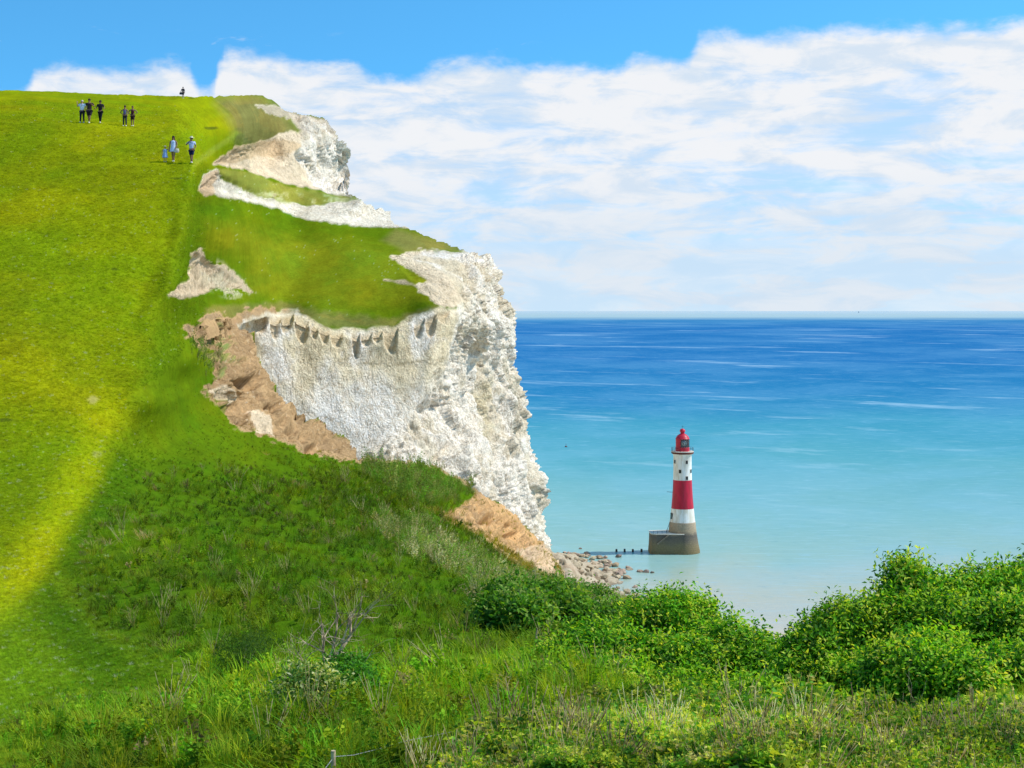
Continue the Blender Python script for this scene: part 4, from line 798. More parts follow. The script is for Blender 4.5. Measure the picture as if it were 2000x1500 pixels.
rd, rj = person(357.5, 191.5, 22.5, 'lone person in dark clothes standing on the skyline of the hill', SKD, (.03, .03, .045), (.045, .05, .08), (.02, .015, .015), (((-.10, 0, 1.16), (-.26, -.1, .98)), down(1)), legs=((-.08, 0, 0), (.10, .02, 0)), long_bottom=False, sleeves=2)
def bag(owner, off, col, label, s_=1.):
    mw = Matrix.LocRotScale(owner.location, owner.rotation_euler, owner.scale); p = mw @ Vector(off)
    b = bpy.data.objects.new('bag', None); C.objects.link(b); b.location = p; b.scale = (s_,) * 3; tag(b, label, 'bag')
    v, f = lathe([(.10, -.34), (.16, -.32), (.19, -.2), (.15, -.02), (.12, 0)], 18); part('bag_body', ([(x * 1.2, y * .5, z) for x, y, z in v], f), cmat(col, 'canvas'), b)
    part('strap', merge(*[tube((.13 * math.cos(a), 0, .16 * math.sin(a)), (.13 * math.cos(a2), 0, .16 * math.sin(a2)), .012, 6) for a, a2 in [(math.pi * k / 8, math.pi * (k + 1) / 8) for k in range(8)]]), cmat((.2, .14, .08), 'canvas'), b)
bag(wm, (.24, -.12, .90), (.62, .58, .46), 'cream shoulder bag held by the person with long dark hair', .78); bag(rd, (-.30, -.12, .92), (.04, .045, .06), 'dark bag hanging from the hand of the lone skyline person', 1.)

# ------------------------------------------------------------------ vegetation materials
def leaf_mat(name, src, transl=.35, attr_type='GEOMETRY', rough=.55, spec=.25):
    m = bpy.data.materials.new(name); m.use_nodes = True; t = NT(m.node_tree); b = m.node_tree.nodes['Principled BSDF']
    a = t.node('ShaderNodeAttribute', attribute_name=src, attribute_type=attr_type); col = a.outputs['Color']
    b.inputs['Roughness'].default_value = rough; b.inputs['Specular IOR Level'].default_value = spec; t.put(b.inputs['Base Color'], col)
    tr = t.node('ShaderNodeBsdfTranslucent', ins={0: t.mix(1., col, (1.5, 1.35, .5), 'MULTIPLY')}); mx_ = t.node('ShaderNodeMixShader', ins={0: transl, 1: b.outputs[0], 2: tr.outputs[0]})
    t.l.new(mx_.outputs[0], t.n['Material Output'].inputs[0]); return m
M_blade = leaf_mat('grass_blade', 'tint', .35, 'INSTANCER', .7, .12)
M_leaf = leaf_mat('bush_leaf', 'tint', .45, spec=.10)
M_bark = mat('bark', (.20, .15, .10), .9, .1, wear(12, .5, (.34, .29, .22)))
M_dry = mat('dry_wood', (.64, .49, .30), .9, .1, wear(10, .5, (.17, .12, .09)))

# ------------------------------------------------------------------ grass: instanced tufts on the lower slope
def blades(n, h, rad, wid, bend_, seed, lean=.25):
    rg = np.random.default_rng(seed); V_, F_ = [], []
    for k in range(n):
        a = rg.uniform(0, 6.283); r = rad * math.sqrt(rg.uniform(0, 1)); x, y = r * math.cos(a), r * math.sin(a); hh_ = h * rg.uniform(.55, 1.1)
        d = np.array([math.cos(a) + rg.normal() * .5, math.sin(a) + rg.normal() * .5]); d /= np.linalg.norm(d); sdv_ = np.array([-d[1], d[0]]); ln_ = lean * rg.uniform(.2, 1.3); b_ = bend_ * rg.uniform(.3, 1.4); i0 = len(V_)
        for q, t in enumerate((0, .4, .75, 1.)):
            o_ = d * (ln_ * t + b_ * t * t) * hh_; w_ = wid * (1, .85, .5, .06)[q] / 2; z = hh_ * (t - .25 * b_ * t * t)
            V_ += [(x + o_[0] - sdv_[0] * w_, y + o_[1] - sdv_[1] * w_, z - .02), (x + o_[0] + sdv_[0] * w_, y + o_[1] + sdv_[1] * w_, z - .02)]
        F_ += [(i0 + 2 * q, i0 + 2 * q + 1, i0 + 2 * q + 3, i0 + 2 * q + 2) for q in range(3)]
    return V_, F_
def leaf_arr(pos, nrm, dirv, ln, wd):
    """folded pointed leaves: 6 verts, 4 tris as 2 quads each"""
    s_ = np.cross(nrm, dirv); s_ /= np.linalg.norm(s_, axis=1, keepdims=True) + 1e-9; n_ = nrm
    L_ = ln[:, None]; W_ = wd[:, None]
    a = pos; b = pos + dirv * L_ - n_ * L_ * .18; m1 = pos + dirv * L_ * .5 - n_ * W_ * .12
    l = pos + dirv * L_ * .45 + s_ * W_ * .5 + n_ * W_ * .16; r = pos + dirv * L_ * .45 - s_ * W_ * .5 + n_ * W_ * .16
    V_ = np.stack([a, l, b, r, m1], 1).reshape(-1, 3); k = np.arange(len(pos))[:, None] * 5
    F_ = np.concatenate([k + np.array([[0, 4, 1]]), k + np.array([[4, 2, 1]]), k + np.array([[0, 3, 4]]), k + np.array([[4, 3, 2]])])
    return V_, F_
def unit(v): return v / (np.linalg.norm(v, axis=-1, keepdims=True) + 1e-9)
def sprig(n, h, rad, ln, seed, stems=5):
    rg = np.random.default_rng(seed); V_, F_ = [], []; pos, dr_ = [], []
    for k in range(stems):
        a = rg.uniform(0, 6.283); tip = np.array([math.cos(a) * rad * rg.uniform(.3, 1), math.sin(a) * rad * rg.uniform(.3, 1), h * rg.uniform(.6, 1.05)])
        v, f = tube((0, 0, 0), tuple(tip), .0025, 4, .0015); i0 = len(V_); V_ += v; F_ += [tuple(i + i0 for i in q) for q in f if len(q) == 4]
        m_ = n // stems
        for q in range(m_): t = .25 + .75 * q / m_; pos.append(tip * t); dr_.append([rg.normal(), rg.normal(), rg.uniform(-.1, .9)])
    pos = np.array(pos); dr_ = unit(np.array(dr_)); nn = unit(np.cross(dr_, unit(rg.normal(size=dr_.shape)))); nn *= np.sign(nn[:, 2:3] + 1e-6)
    lv, lf = leaf_arr(pos, nn, dr_, rg.uniform(.7, 1.2, len(pos)) * ln, rg.uniform(.5, .72, len(pos)) * ln)
    i0 = len(V_); V_ += [tuple(x) for x in lv]; F_ += [tuple(int(i) + i0 for i in q) for q in lf]
    return V_, F_
def stalks(n, h, rad, seed):
    rg = np.random.default_rng(seed); out_ = []
    for k in range(n):
        a = rg.uniform(0, 6.283); b_ = (math.cos(a) * rad * .3, math.sin(a) * rad * .3, 0); hh_ = h * rg.uniform(.6, 1.1); t = (b_[0] + rg.normal() * rad, b_[1] + rg.normal() * rad, hh_)
        out_.append(tube(b_, t, .004, 3, .003)); u_ = Vector(t) - Vector(b_); out_.append(tube(tuple(Vector(b_) + u_ * .78), tuple(Vector(b_) + u_ * 1.06), .005, 4, .002))
    return merge(*out_)
pcol = bpy.data.collections.new('tuft_shapes')
def proto(i, vf):
    if i == 9: i = 9
    me = bpy.data.meshes.new('tuft'); me.from_pydata([tuple(map(float, v)) for v in vf[0]], [], [tuple(q) for q in vf[1]]); me.update(); me.materials.append(M_blade)
    me.polygons.foreach_set('use_smooth', np.ones(len(me.polygons), bool)); o = bpy.data.objects.new('tuft_%02d' % i, me); pcol.objects.link(o); return o
proto(0, blades(26, .30, .15, .011, .5, 1)); proto(1, blades(22, .36, .13, .010, .35, 2, .15)); proto(2, blades(30, .22, .18, .013, .9, 3, .5)); proto(3, blades(18, .26, .14, .016, 1.1, 4, .6))
proto(4, sprig(30, .26, .16, .07, 5)); proto(5, sprig(36, .34, .2, .06, 6, 7)); proto(6, stalks(9, .5, .13, 7)); proto(9, sprig(26, .24, .2, .11, 15, 5)); proto(7, blades(14, .42, .07, .008, .15, 8, .1)); proto(8, sprig(28, .55, .14, .05, 9, 4))
def scatter(name, label, cat, pos, rot, scl, pid, tint):
    me = bpy.data.meshes.new(name); me.vertices.add(len(pos)); me.vertices.foreach_set('co', pos.astype(np.float32).ravel())
    for nm, typ, arr in (('rot', 'FLOAT_VECTOR', rot), ('scl', 'FLOAT', scl), ('pid', 'INT', pid)):
        a = me.attributes.new(nm, typ, 'POINT'); a.data.foreach_set('vector' if typ == 'FLOAT_VECTOR' else 'value', (arr.astype(np.int32) if typ == 'INT' else arr.astype(np.float32)).ravel())
    a = me.attributes.new('tint', 'FLOAT_COLOR', 'POINT'); cc = np.ones((len(pos), 4), np.float32); cc[:, :3] = tint; a.data.foreach_set('color', cc.ravel())
    o = bpy.data.objects.new(name, me); C.objects.link(o); me.materials.append(M_blade)
    ng = bpy.data.node_groups.get('tufts')
    if not ng:
        ng = bpy.data.node_groups.new('tufts', 'GeometryNodeTree'); ng.interface.new_socket('Geometry', in_out='INPUT', socket_type='NodeSocketGeometry'); ng.interface.new_socket('Geometry', in_out='OUTPUT', socket_type='NodeSocketGeometry')
        N = ng.nodes; gi = N.new('NodeGroupInput'); go = N.new('NodeGroupOutput'); ip = N.new('GeometryNodeInstanceOnPoints'); ci_ = N.new('GeometryNodeCollectionInfo')
        ci_.inputs['Collection'].default_value = pcol; ci_.inputs['Separate Children'].default_value = True; ci_.inputs['Reset Children'].default_value = True
        def na(nm, dt): n = N.new('GeometryNodeInputNamedAttribute'); n.data_type = dt; n.inputs[0].default_value = nm; return n.outputs['Attribute']
        e2r = N.new('FunctionNodeEulerToRotation'); LK = ng.links.new
        LK(gi.outputs[0], ip.inputs['Points']); LK(ci_.outputs[0], ip.inputs['Instance']); ip.inputs['Pick Instance'].default_value = True; LK(na('pid', 'INT'), ip.inputs['Instance Index'])
        LK(na('rot', 'FLOAT_VECTOR'), e2r.inputs[0]); LK(e2r.outputs[0], ip.inputs['Rotation']); LK(na('scl', 'FLOAT'), ip.inputs['Scale']); LK(ip.outputs[0], go.inputs[0])
    md = o.modifiers.new('tufts', 'NODES'); md.node_group = ng
    tag(o, label, cat, kind='stuff'); return o
# number of tufts by real area of each cell of the slope
cell_ok = (poly_sd((LX[:-1, :-1] + LX[1:, 1:]) / 2, (LY[:-1, :-1] + LY[1:, 1:]) / 2, SLOPE) > 4)
ea = LQ[:-1, 1:] - LQ[:-1, :-1]; eb = LQ[1:, :-1] - LQ[:-1, :-1]; area = np.abs(ea[..., 0] * eb[..., 1] - ea[..., 1] * eb[..., 0])
cX, cY = (LX[:-1, :-1] + LX[1:, 1:]) / 2, (LY[:-1, :-1] + LY[1:, 1:]) / 2; cD = (DL[:-1, :-1] + DL[1:, 1:]) / 2; cS = soil2[:-1, :-1]
fxc = np.interp(cY, [p[1] for p in FOLD], [p[0] for p in FOLD])
cP = L0[:-1, :-1]; pn = fbm(cP, 3.2, 3, 300); pn2 = fbm(cP, 9., 3, 301)
vis = (cY < 1530) & (cX > -20) & (cX < 2020)
longz = np.clip(sstep(cY + pn2 * 40, 870, 960) * sstep(cX - fxc + pn2 * 30, 20, 120), 0, 1)
lowl = sstep(cY + pn2 * 60, 1330, 1420) * sstep(cX, 0, 200)                        # bottom left: taller again
shortz = sstep(poly_sd(cX, cY, [(0, 900), (200, 860), (150, 1150), (220, 1240), (420, 1330), (150, 1400), (0, 1400), (-300, 1400), (-300, 900)]), -20, 30)
hgt = (np.clip(.25 + .75 * longz, .25, 1) * (1 - shortz * .75) + lowl * .5) * (1 - .45 * sstep(cX, 850, 1050) * sstep(cY, 1340, 1400))
dens = 26 * np.clip(20 / cD, .08, 2.2) ** 1.45 * (1 - .95 * cS) * np.where(shortz > .5, 1.5, 1) * (cY > 700) * vis * (1 - .75 * sstep(cX, 900, 1050) * sstep(cY, 1360, 1400))
num = RNG.poisson(np.clip(dens * area, 0, 60) * cell_ok)
J, I = np.nonzero(num); rep_ = num[J, I]; J = np.repeat(J, rep_); I = np.repeat(I, rep_); u, v_ = RNG.random(len(I)), RNG.random(len(I))
gp = ground(LX[J, I] + u * (LX[J, I + 1] - LX[J, I]), LY[J, I] + v_ * (LY[J + 1, I] - LY[J, I]))
hh_ = hgt[J, I] * RNG.uniform(.7, 1.35, len(I)) * (1 + .5 * np.clip(pn[J, I], -.6, 1)) * (np.clip(cD[J, I] / 45, 1, 2.3) ** .8) * np.interp(cD[J, I], [9, 14, 24, 40, 70], [.42, .55, .66, .7, .9])
base_c = np.where((lcol[J, I][:, :1] > lcol[J, I][:, 1:2] * 1.12), np.array([[.13, .15, .03]]), lcol[J, I]) * np.array([1.75, 1.62, .8])
rv = RNG.random(len(I)); gl = ((.50 + .9 * RNG.random(len(I)) ** 1.4) * (1 + .55 * pn[J, I] + .35 * pn2[J, I]))[:, None]
tint = np.clip(base_c * gl, .005, .6); tint[:, 0] *= RNG.uniform(.8, 1.5, len(I))
mid = sstep(cY[J, I], 1230, 1340)[:, None]; tint = tint * (1 - mid) + mid * (np.array([.17, .35, .010]) * gl * np.stack([RNG.uniform(.7, 1.9, len(I)), np.ones(len(I)), np.ones(len(I))], 1))
brn = (rv < .03 + .07 * (pn[J, I] > .25)); tint[brn] = np.array([.26, .20, .08]) * gl[brn]
pid = RNG.choice([0, 0, 1, 2, 2, 2, 3, 3, 4, 4, 5, 7], len(I)); pid[(rv > .988) & (hgt[J, I] > .6)] = 6
tint[pid == 6] = (.46, .42, .20)
rot = np.stack([RNG.normal(0, .15, len(I)), RNG.normal(0, .15, len(I)), RNG.uniform(0, 6.28, len(I))], 1)
scatter('grass', 'long and short grass covering the foreground slope', 'grass', gp, rot, hh_, pid, tint)
# short turf on the upper hill
nt = 42000; tx = RNG.uniform(-20, 405, nt); ty = RNG.uniform(196, 822, nt); ti = np.clip(((tx - xs[0]) / 6).astype(int), 0, 49); tj = np.clip(np.searchsorted(ys, ty) - 1, 0, len(ys) - 2)
ti = np.clip(np.searchsorted(xs, tx) - 1, 0, len(xs) - 2); fa = RNG.random((nt, 1)); fb = RNG.random((nt, 1))
tp = (Q[tj, ti] * (1 - fa) + Q[tj, ti + 1] * fa) * (1 - fb) + (Q[tj + 1, ti] * (1 - fa) + Q[tj + 1, ti + 1] * fa) * fb; tc = col[tj, ti]; okk = (tc[:, 1] > tc[:, 0] * .95) & (tc[:, 0] < .45) & (poly_sd(tx, ty, SLOPE) < 6)
tp, tc = tp[okk], tc[okk]; nt = len(tp); tt = tc * np.array([1.78, 1.84, .8]) * RNG.uniform(.55, 1.45, (nt, 1)); fl = RNG.random(nt) < .012; tt[fl] = (.62, .62, .42)
scatter('hill_turf', 'short cropped turf on the upper hillside', 'grass', tp, np.stack([RNG.normal(0, .2, nt), RNG.normal(0, .2, nt), RNG.uniform(0, 6.28, nt)], 1), RNG.uniform(.18, .42, nt) * np.interp(tp[:, 1], [50, 100], [.9, 1.2]), RNG.choice([0, 2, 3], nt), np.clip(tt, .004, .7))
nt = 46000; tx = RNG.uniform(-20, 470, nt); ty = RNG.uniform(785, 1420, nt); fx_ = np.interp(ty, [780, 900, 1000, 1150, 1250, 1330, 1420], [300, 300, 230, 210, 270, 430, 120]); okk = (tx + RNG.normal(0, 22, nt) < fx_) & (poly_sd(tx, ty, SLOPE) > 0); tx, ty = tx[okk], ty[okk]
tp = ground(tx, ty); tc = lcol[np.clip(np.searchsorted(ys2, ty) - 1, 0, len(ys2) - 1), np.clip(np.searchsorted(xs2, tx) - 1, 0, len(xs2) - 1)]; nt = len(tp); tt = tc * np.array([1.78, 1.84, .8]) * RNG.uniform(.55, 1.45, (nt, 1)); fl = RNG.random(nt) < .02; tt[fl] = (.62, .62, .42)
scatter('slope_turf', 'short trodden turf with tiny pale flowers on the lower left slope', 'grass', tp, np.stack([RNG.normal(0, .2, nt), RNG.normal(0, .2, nt), RNG.uniform(0, 6.28, nt)], 1), RNG.uniform(.16, .38, nt) * np.interp(tp[:, 1], [14, 25, 50], [.4, .6, .95]), RNG.choice([0, 2, 3], nt), np.clip(tt, .004, .7))
print('grass tufts', len(I))
def scatter_zone(name, label, cat, poly, n, size, pids, cols, ylim=None, feather=10):
    P_ = np.array(poly, float); lo, hi = P_.min(0), P_.max(0); x = RNG.uniform(lo[0], hi[0], n * 3); y = RNG.uniform(lo[1], hi[1], n * 3)
    sd_ = poly_sd(x, y, poly) + fbm(np.stack([x, y, x * 0], 1), 30, 3, 310) * 30; ok = sd_ > RNG.uniform(-feather, feather, len(x)); x, y = x[ok][:n], y[ok][:n]
    g_ = ground(x, y); cc = np.array(cols)[RNG.integers(0, len(cols), len(x))] * RNG.uniform(.65, 1.35, (len(x), 1)) * (1 + .8 * fbm(g_, .9, 4, 311))[:, None]
    s_ = RNG.uniform(.7, 1.3, len(x)) * size * (1 + .5 * fbm(g_, 1.5, 2, 312)) * np.interp(g_[:, 1], [7, 12], [.5, 1]) * (1 - .45 * sstep(fbm(g_, .8, 3, 313), .05, .3))
    return scatter(name, label, cat, g_, np.stack([RNG.normal(0, .25, len(x)), RNG.normal(0, .25, len(x)), RNG.uniform(0, 6.28, len(x))], 1), s_, RNG.choice(pids, len(x)), np.clip(cc, .004, .7))
scatter_zone('ground_cover', 'yellow green bramble and weeds along the bottom of the bushes', 'ground cover', [(1040, 1370), (1250, 1395), (1500, 1390), (1750, 1410), (2010, 1370), (2010, 1530), (840, 1530), (950, 1440)], 24000, .78, [9, 9, 4, 9, 5, 9], [(.44, .56, .03), (.58, .64, .06), (.22, .42, .02), (.09, .24, .02), (.44, .40, .12), (.14, .32, .02)])
scatter_zone('dry_stalks', 'straw coloured dead stalks and grass among the bramble', 'dry grass', [(1350, 1400), (1700, 1420), (2010, 1400), (2010, 1530), (800, 1530), (1000, 1440)], 560, .75, [6, 7, 7, 1], [(.56, .46, .24), (.46, .34, .18), (.62, .54, .30)])
scatter_zone('weeds', 'brown and grey green weeds on the falling edge of the slope', 'weeds', [(740, 1010), (830, 1030), (920, 1085), (1010, 1130), (1150, 1150), (1230, 1190), (1200, 1230), (1080, 1210), (960, 1170), (860, 1120), (780, 1060)], 5600, 1.3, [6, 8, 8, 5, 5, 1], [(.26, .32, .05), (.36, .32, .12), (.18, .34, .03), (.48, .44, .22), (.12, .25, .02)])
scatter_zone('edge_scrub', 'low mixed scrub along the lip above the soil', 'scrub', [(720, 908), (855, 916), (925, 955), (880, 980), (820, 985), (760, 960), (700, 930)], 1500, 2.6, [8, 5, 0, 2], [(.17, .26, .03), (.22, .24, .06), (.12, .27, .02)])
scatter_zone('cove_scrub', 'dull green scrub clinging to the soil at the left of the cove', 'scrub', [(385, 655), (425, 650), (440, 690), (428, 735), (398, 750), (372, 715)], 130, 1.6, [8, 5], [(.20, .28, .06), (.26, .25, .10), (.14, .24, .04)])

# ------------------------------------------------------------------ bushes
GREENS = [(.12, .36, .012), (.24, .50, .02), (.38, .58, .03), (.035, .13, .008), (.56, .66, .07)]
def bush(name, label, cat, blobs, n, ln, cols=GREENS, wcol=(3, 3.2, 2.8, 4.2, 1.1), seed=1, group=None, up_=.6, sprays=0, asp=(.36, .55), base=None, twig_m=None, lump=.42, depth=1., voids=()):
    """blobs: (x, y, rx, ry, distance) of each lobe of the crown; leaves in clusters through the volume, limbs from the ground into each lobe"""
    rg = np.random.default_rng(seed); bl = []
    if base == 'ground':
        blobs = [(x, y + (14 if name == 'scrub_bush' else 0), rx, ry, float(ground(np.array([x * 1.]), np.array([y + ry * .9]))[0][1])) for x, y, rx, ry, _ in blobs]; base = None
    for x, y, rx, ry, Dd in blobs: bl.append((np.array(P1(x, y, Dd)), np.array([rx, (rx + ry) / 2 * depth, ry]) / F * Dd))
    cx_, cy_ = blobs[0][0] if base is None else base[0], max(b[1] + b[3] * .8 for b in blobs) if base is None else base[1]
    g0 = np.array(bl[0][0]); root = ground(np.array([cx_]), np.array([min(cy_, 1525)]))[0]; root = np.array([root[0], g0[1], min(min(b[0][2] - b[1][2] * .9 for b in bl), g0[2] - .3)])
    e = bpy.data.objects.new(name, None); C.objects.link(e); e.location = root; tag(e, label, cat, group)
    vol = np.array([b[1].prod() ** (2 / 3) for b in bl]); nc = max(10, n // 22); ks = rg.choice(len(bl), nc, p=vol / vol.sum())
    cpos = np.zeros((nc, 3)); cout = np.zeros((nc, 3))
    for k, (c, r) in enumerate(bl):
        m = ks == k; q = unit(rg.normal(size=(m.sum(), 3))); q[:, 2] = np.where(q[:, 2] < -.45, -q[:, 2], q[:, 2])
        rad = 1 - np.abs(rg.normal(0, .17, m.sum())) - .25 * (rg.random(m.sum()) < .2); pr = c + q * r * rad[:, None]
        nn = fbm(pr, float(r.mean()) * .55, 3, seed + 5); pr = c + q * r * (rad * (1 + lump * nn))[:, None]; cpos[m] = pr; cout[m] = q
    vx, vy = CX + F * cpos[:, 0] / cpos[:, 1], HY - F * (cpos[:, 2] - EYE) / cpos[:, 1]; keepc = np.ones(nc, bool)
    for hx, hy, hrx, hry in voids: keepc &= ~((((vx - hx) / hrx) ** 2 + ((vy - hy) / hry) ** 2 < 1) & (cout[:, 1] < .55))
    cpos, cout = cpos[keepc], cout[keepc]; nc = len(cpos)
    cc_ = np.array(cols)[rg.choice(len(cols), nc, p=np.array(wcol[:len(cols)]) / sum(wcol[:len(cols)]))] * (1 + .35 * fbm(cpos, .5, 3, seed + 9))[:, None]
    L_ = np.repeat(np.arange(nc), 22)[:n]; out_ = cout[L_]; m = len(L_)
    axis = unit(out_ * .8 + np.array([0, 0, up_]) + rg.normal(0, .35, (m, 3)))
    pos = cpos[L_] + rg.normal(0, ln * 1.25, (m, 3)) + axis * (rg.random((m, 1)) * ln)
    dr_ = unit(np.cross(axis, unit(rg.normal(size=(m, 3)))) * .9 + axis * .45); nn = unit(np.cross(np.cross(dr_, axis), dr_) + rg.normal(0, .25, (m, 3)))
    col_ = np.clip(cc_[L_] * rg.uniform(.8, 1.25, (m, 1)), .004, .6)
    sprs = []
    if sprays:
        sp_, sd_, scol = [], [], []
        for k in range(sprays):
            c, r = bl[rg.integers(len(bl))]; q = unit(rg.normal(size=3)); q[2] = abs(q[2]) * .8 + .35; q = unit(q); p0 = c + q * r * .95; d = unit(q + np.array([0, 0, .9]) + rg.normal(0, .35, 3)); hh_ = rg.uniform(2., 5.) * ln
            sprs.append((p0 - d * ln, p0 + d * hh_))
            for t in np.linspace(0, 1, 12): sp_.append(p0 + d * hh_ * t + rg.normal(0, ln * .12, 3)); sd_.append(unit(d * .5 + rg.normal(0, 1, 3))); scol.append(np.array(cols[-1]) * rg.uniform(.8, 1.25))
        pos = np.concatenate([pos, sp_]); dr_ = np.concatenate([dr_, sd_]); nn = np.concatenate([nn, unit(np.cross(np.array(sd_), unit(rg.normal(size=(len(sp_), 3)))))]); col_ = np.concatenate([col_, scol])
    m = len(pos); nn = unit(np.cross(dr_, np.cross(nn, dr_)))
    lv, lf = leaf_arr(pos - root, nn, dr_, rg.uniform(.65, 1.25, m) * ln, rg.uniform(*asp, m) * ln)
    mesh_obj('foliage', lv, lf, M_leaf, e, smooth=False, cols=np.repeat(col_, 5, 0))
    tv = []
    for c, r in bl:
        for q in range(3):
            tip = c + rg.normal(0, .45, 3) * r - root; kn_ = tip * .45 + rg.normal(0, .08, 3) * r; rr = max(.006, float(r.mean()) * .03)
            tv.append(tube(rg.normal(0, .02, 3) * [1, 1, 0] - [0, 0, .15], tuple(kn_), rr, 6, rr * .8)); tv.append(tube(tuple(kn_ * .97), tuple(tip), rr * .8, 6, rr * .35))
    for a_, b_ in sprs: tv.append(tube(tuple(a_ - root), tuple(b_ - root), ln * .05, 4, ln * .02))
    v, f = merge(*tv); part('branches', (v, f), twig_m or M_bark, e); return e
Dk = [(.04, .12, .010), (.08, .21, .012), (.14, .31, .02), (.24, .34, .06)]
G1 = 'leafy bushes in front of the notch of sea'
bush('leafy_bush', 'dark hollowed round bush top standing above the sprawling bush, below the shore boulders', 'bush', [(1308, 1232, 94, 66, 20), (1250, 1262, 50, 45, 19.6), (1355, 1258, 45, 42, 19.6)], 21250, .067, voids=[(1272, 1252, 58, 36)], seed=3, group=G1, sprays=30)
bush('leafy_bush', 'wide sprawling bush at the left end of the leafy row, spilling onto the grass', 'bush', [(1090, 1335, 75, 55, 16.4), (1160, 1300, 90, 60, 17), (1190, 1360, 90, 45, 16), (1170, 1395, 80, 30, 14.6), (1065, 1375, 50, 30, 15.8), (1240, 1310, 60, 50, 17)], 32500, .067, voids=[(1112, 1380, 48, 26), (1080, 1338, 30, 18)], seed=4, group=G1, sprays=24)
bush('leafy_bush', 'bright green bush in the middle of the leafy row, sloping down to the notch', 'bush', [(1340, 1320, 95, 62, 17), (1430, 1292, 82, 60, 17.4), (1475, 1330, 60, 60, 17), (1300, 1375, 95, 40, 16), (1420, 1380, 90, 38, 16), (1370, 1408, 110, 34, 14.2), (1480, 1390, 70, 34, 14.6)], 35000, .067, seed=5, group=G1, sprays=36)
bush('leafy_bush', 'bush with a dark hollow just right of the notch of sea', 'bush', [(1590, 1310, 65, 62, 16), (1650, 1270, 75, 70, 16.3), (1560, 1355, 50, 45, 15.6), (1640, 1350, 80, 42, 15.4)], 27500, .067, voids=[(1605, 1368, 75, 36), (1600, 1305, 36, 24)], seed=6, group=G1, sprays=26)
bush('leafy_bush', 'tallest bush at the right edge, its wispy shoots against the sea', 'bush', [(1790, 1184, 72, 52, 16.8), (1725, 1232, 66, 54, 16.4), (1870, 1196, 90, 54, 17), (1950, 1184, 90, 60, 17), (2030, 1176, 80, 62, 17), (1860, 1256, 120, 76, 16), (1980, 1262, 100, 84, 16), (1768, 1132, 34, 26, 16.8), (1870, 1310, 110, 70, 16.2), (1760, 1270, 70, 60, 16.4)], 75000, .067, voids=[(1862, 1262, 74, 36), (1945, 1285, 40, 28)], seed=7, group=G1, sprays=80)
bush('leafy_bush', 'low rounded bush in front of the tall right bush, above the dead stalks', 'bush', [(1770, 1335, 85, 60, 14.5), (1860, 1350, 75, 50, 14.3), (1820, 1300, 70, 50, 15), (1950, 1335, 70, 45, 14.8), (2030, 1330, 50, 50, 14.8)], 31250, .067, voids=[(1890, 1370, 46, 26)], seed=8, group=G1, sprays=20)
G2 = 'dark scrub bushes on the edge of the slope'
for k, (bl_, lb) in enumerate((([(1000, 1180, 45, 40, 41), (980, 1210, 42, 32, 38), (1030, 1215, 40, 30, 38)], 'dark shadowed scrub bush at the left end of the scrub line above the grass'), ([(1080, 1170, 48, 36, 46), (1100, 1205, 50, 34, 42)], 'olive scrub bush second from the left of the scrub line, with bare pale twigs'), ([(1150, 1180, 50, 34, 44), (1165, 1215, 50, 34, 38)], 'green scrub bush right of centre of the scrub line below the rubble beach'), ([(1210, 1205, 40, 28, 38), (1225, 1235, 40, 28, 32)], 'dark green scrub bush touching the leafy bush, right end of the scrub line'))):
    bush('scrub_bush', lb, 'bush', bl_, 9000, .11, Dk, (3, 3, 2, 1), 20 + k, G2, sprays=14, base='ground')
bush('low_shrub', 'small shrub covered in pale cream blossom, left of the dead tree foot', 'shrub', [(600, 1350, 46, 38, 17.2), (575, 1365, 36, 30, 17), (625, 1365, 34, 30, 17), (600, 1385, 30, 20, 16.8)], 5200, .055, [(.06, .15, .02), (.12, .22, .03), (.30, .36, .08), (.55, .58, .25)], (3, 3, 3, 1.6), 31, base='ground')
bush('low_shrub', 'small bright green shrub right of the dead tree foot', 'shrub', [(675, 1325, 42, 30, 18), (660, 1345, 38, 26, 17.6), (705, 1340, 28, 22, 17.8)], 4600, .05, [(.07, .24, .02), (.10, .30, .02), (.04, .12, .01)], (3, 3, 2), 32, base='ground')
bush('dark_mound', 'dark hummock of long grass and weeds left of the dead tree', 'shrub', [(470, 1285, 45, 26, 20), (505, 1265, 36, 20, 21)], 3600, .06, [(.03, .08, .01), (.05, .12, .012), (.09, .16, .02)], (3, 3, 2), 33, base='ground', asp=(.08, .16))
# dead shrub with bare grey limbs
def limbs(start, dirv, ln, r, depth, rg, out_):
    p = np.array(start, float); d = np.array(dirv, float); n_ = 4
    for k in range(n_):
        d2 = unit(d + rg.normal(0, .22, 3)); q = p + d2 * ln / n_; r2 = r * (1 - .16 * (k + 1)); out_.append(tube(tuple(p), tuple(q + d2 * r * .3), r * (1 - .16 * k), 6, r2)); p = q; d = d2
        if depth and k >= 1:
            for _ in range(rg.integers(1, 3)): limbs(p, unit(d + rg.normal(0, .75, 3) + np.array([0, 0, .15])), ln * rg.uniform(.45, .7), r2 * .62, depth - 1, rg, out_)
def dead_tree(label, px, py, Dd, specs, seed, r0=.02, dep=2):
    Dd = float(ground(np.array([px * 1.]), np.array([min(py, 1520) * 1.]))[0][1]) - .05
    e = bpy.data.objects.new('dead_shrub', None); C.objects.link(e); p = P1(px, py, Dd); e.location = p; tag(e, label, 'dead shrub'); rg = np.random.default_rng(seed)
    for (tx, ty, rr) in specs:
        v = np.array(P1(tx, ty, Dd) - p); ln_ = np.linalg.norm(v); o_ = []; limbs((0, 0, -.05), v / ln_ + np.array([0, rg.normal() * .2, 0]), ln_ * 1.05, rr, dep, rg, o_); part('limb', merge(*o_), M_dry, e)
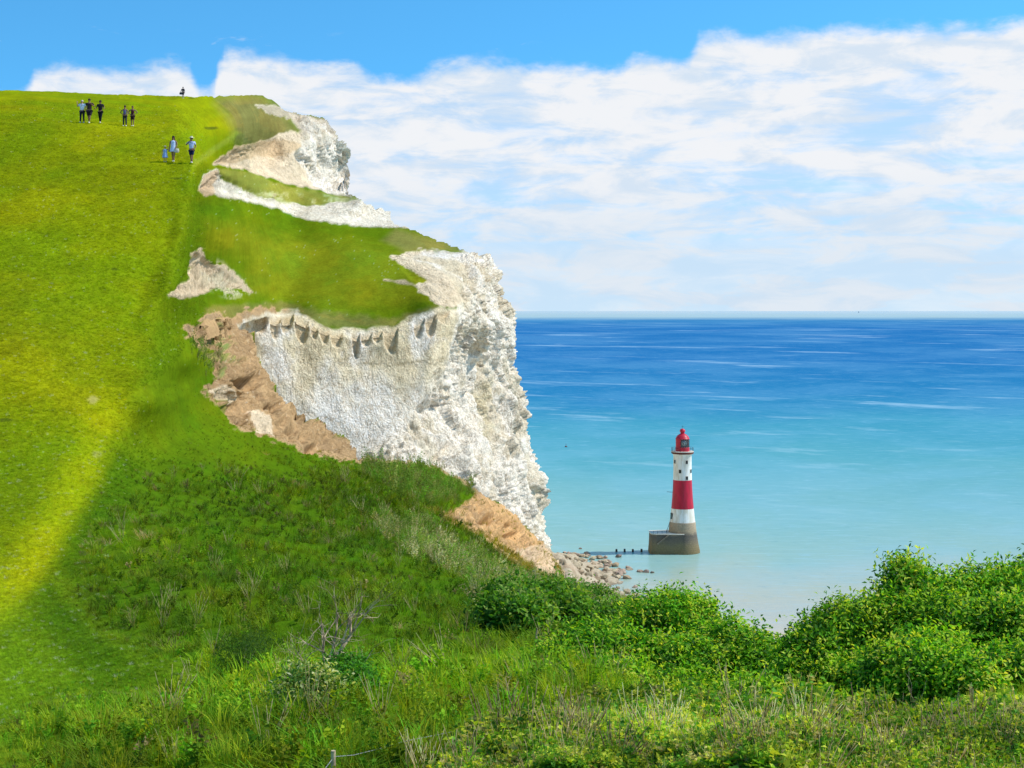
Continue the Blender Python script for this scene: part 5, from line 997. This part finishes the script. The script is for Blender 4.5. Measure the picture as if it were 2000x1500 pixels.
dead_tree('dead grey shrub with bare forked limbs standing in the long grass', 632, 1325, 18.2, [(690, 1205, .034), (612, 1215, .022), (640, 1195, .02), (720, 1262, .02), (588, 1260, .018), (668, 1235, .02)], 44)
dead_tree('fallen bare twigs lying in the grass right of the small green shrub', 730, 1372, 17, [(765, 1345, .008), (775, 1362, .007), (745, 1345, .006)], 46, dep=1)
dead_tree('bare pale twigs sticking out of the scrub line below the rubble beach', 1192, 1190, 34, [(1188, 1150, .03), (1203, 1145, .025), (1180, 1165, .02)], 47, dep=1)
dead_tree('thin leaning white stem at the foot of the dark scrub', 1046, 1262, 27, [(1038, 1222, .02)], 48, dep=0)
dead_tree('tangle of straw coloured stems fallen in front of the low right bush', 1820, 1400, 13.2, [(1700, 1362, .006), (1745, 1340, .006), (1900, 1420, .005), (1760, 1430, .005), (1860, 1350, .005)], 49, dep=1)
dead_tree('long dry bramble stems arching over the ground cover at the bottom', 1560, 1470, 10.6, [(1400, 1420, .005), (1480, 1400, .005), (1650, 1430, .004), (1440, 1500, .005), (1620, 1400, .004)], 50, dep=1)
# fence post with slack wire in the bottom corner of the grass
gp_ = P1(651, 1512, 10.3); fp = bpy.data.objects.new('fence_post', None); C.objects.link(fp); fp.location = gp_; tag(fp, 'short weathered fence post with slack wire in the grass at the bottom', 'fence post')
bm = bmesh.new(); bmesh.ops.create_cone(bm, cap_ends=True, segments=12, radius1=.020, radius2=.017, depth=.34, matrix=Matrix.Translation((0, 0, 0))); bmesh.ops.bevel(bm, geom=[e_ for e_ in bm.edges], offset=.002, segments=1)
me = bpy.data.meshes.new('post'); bm.to_mesh(me); bm.free(); me.materials.append(M_dry); po = bpy.data.objects.new('post', me); C.objects.link(po); po.parent = fp
wp = [P1(x, y, d_) for x, y, d_ in ((651, 1478, 10.3), (690, 1475, 10.5), (735, 1464, 10.8), (790, 1448, 11.2), (870, 1432, 11.6), (950, 1416, 12.))]
wt = [tube(tuple(a - gp_), tuple(b - gp_), .0028, 6) for a, b in zip(wp[:-1], wp[1:])] + [tube(tuple(P1(651, 1480, 10.3) - gp_), tuple(P1(636, 1500, 10.2) - gp_), .0028, 6)]
part('wire', merge(*wt), mat('galvanised_wire', (.45, .45, .42), .5, .4, None, .6), fp)
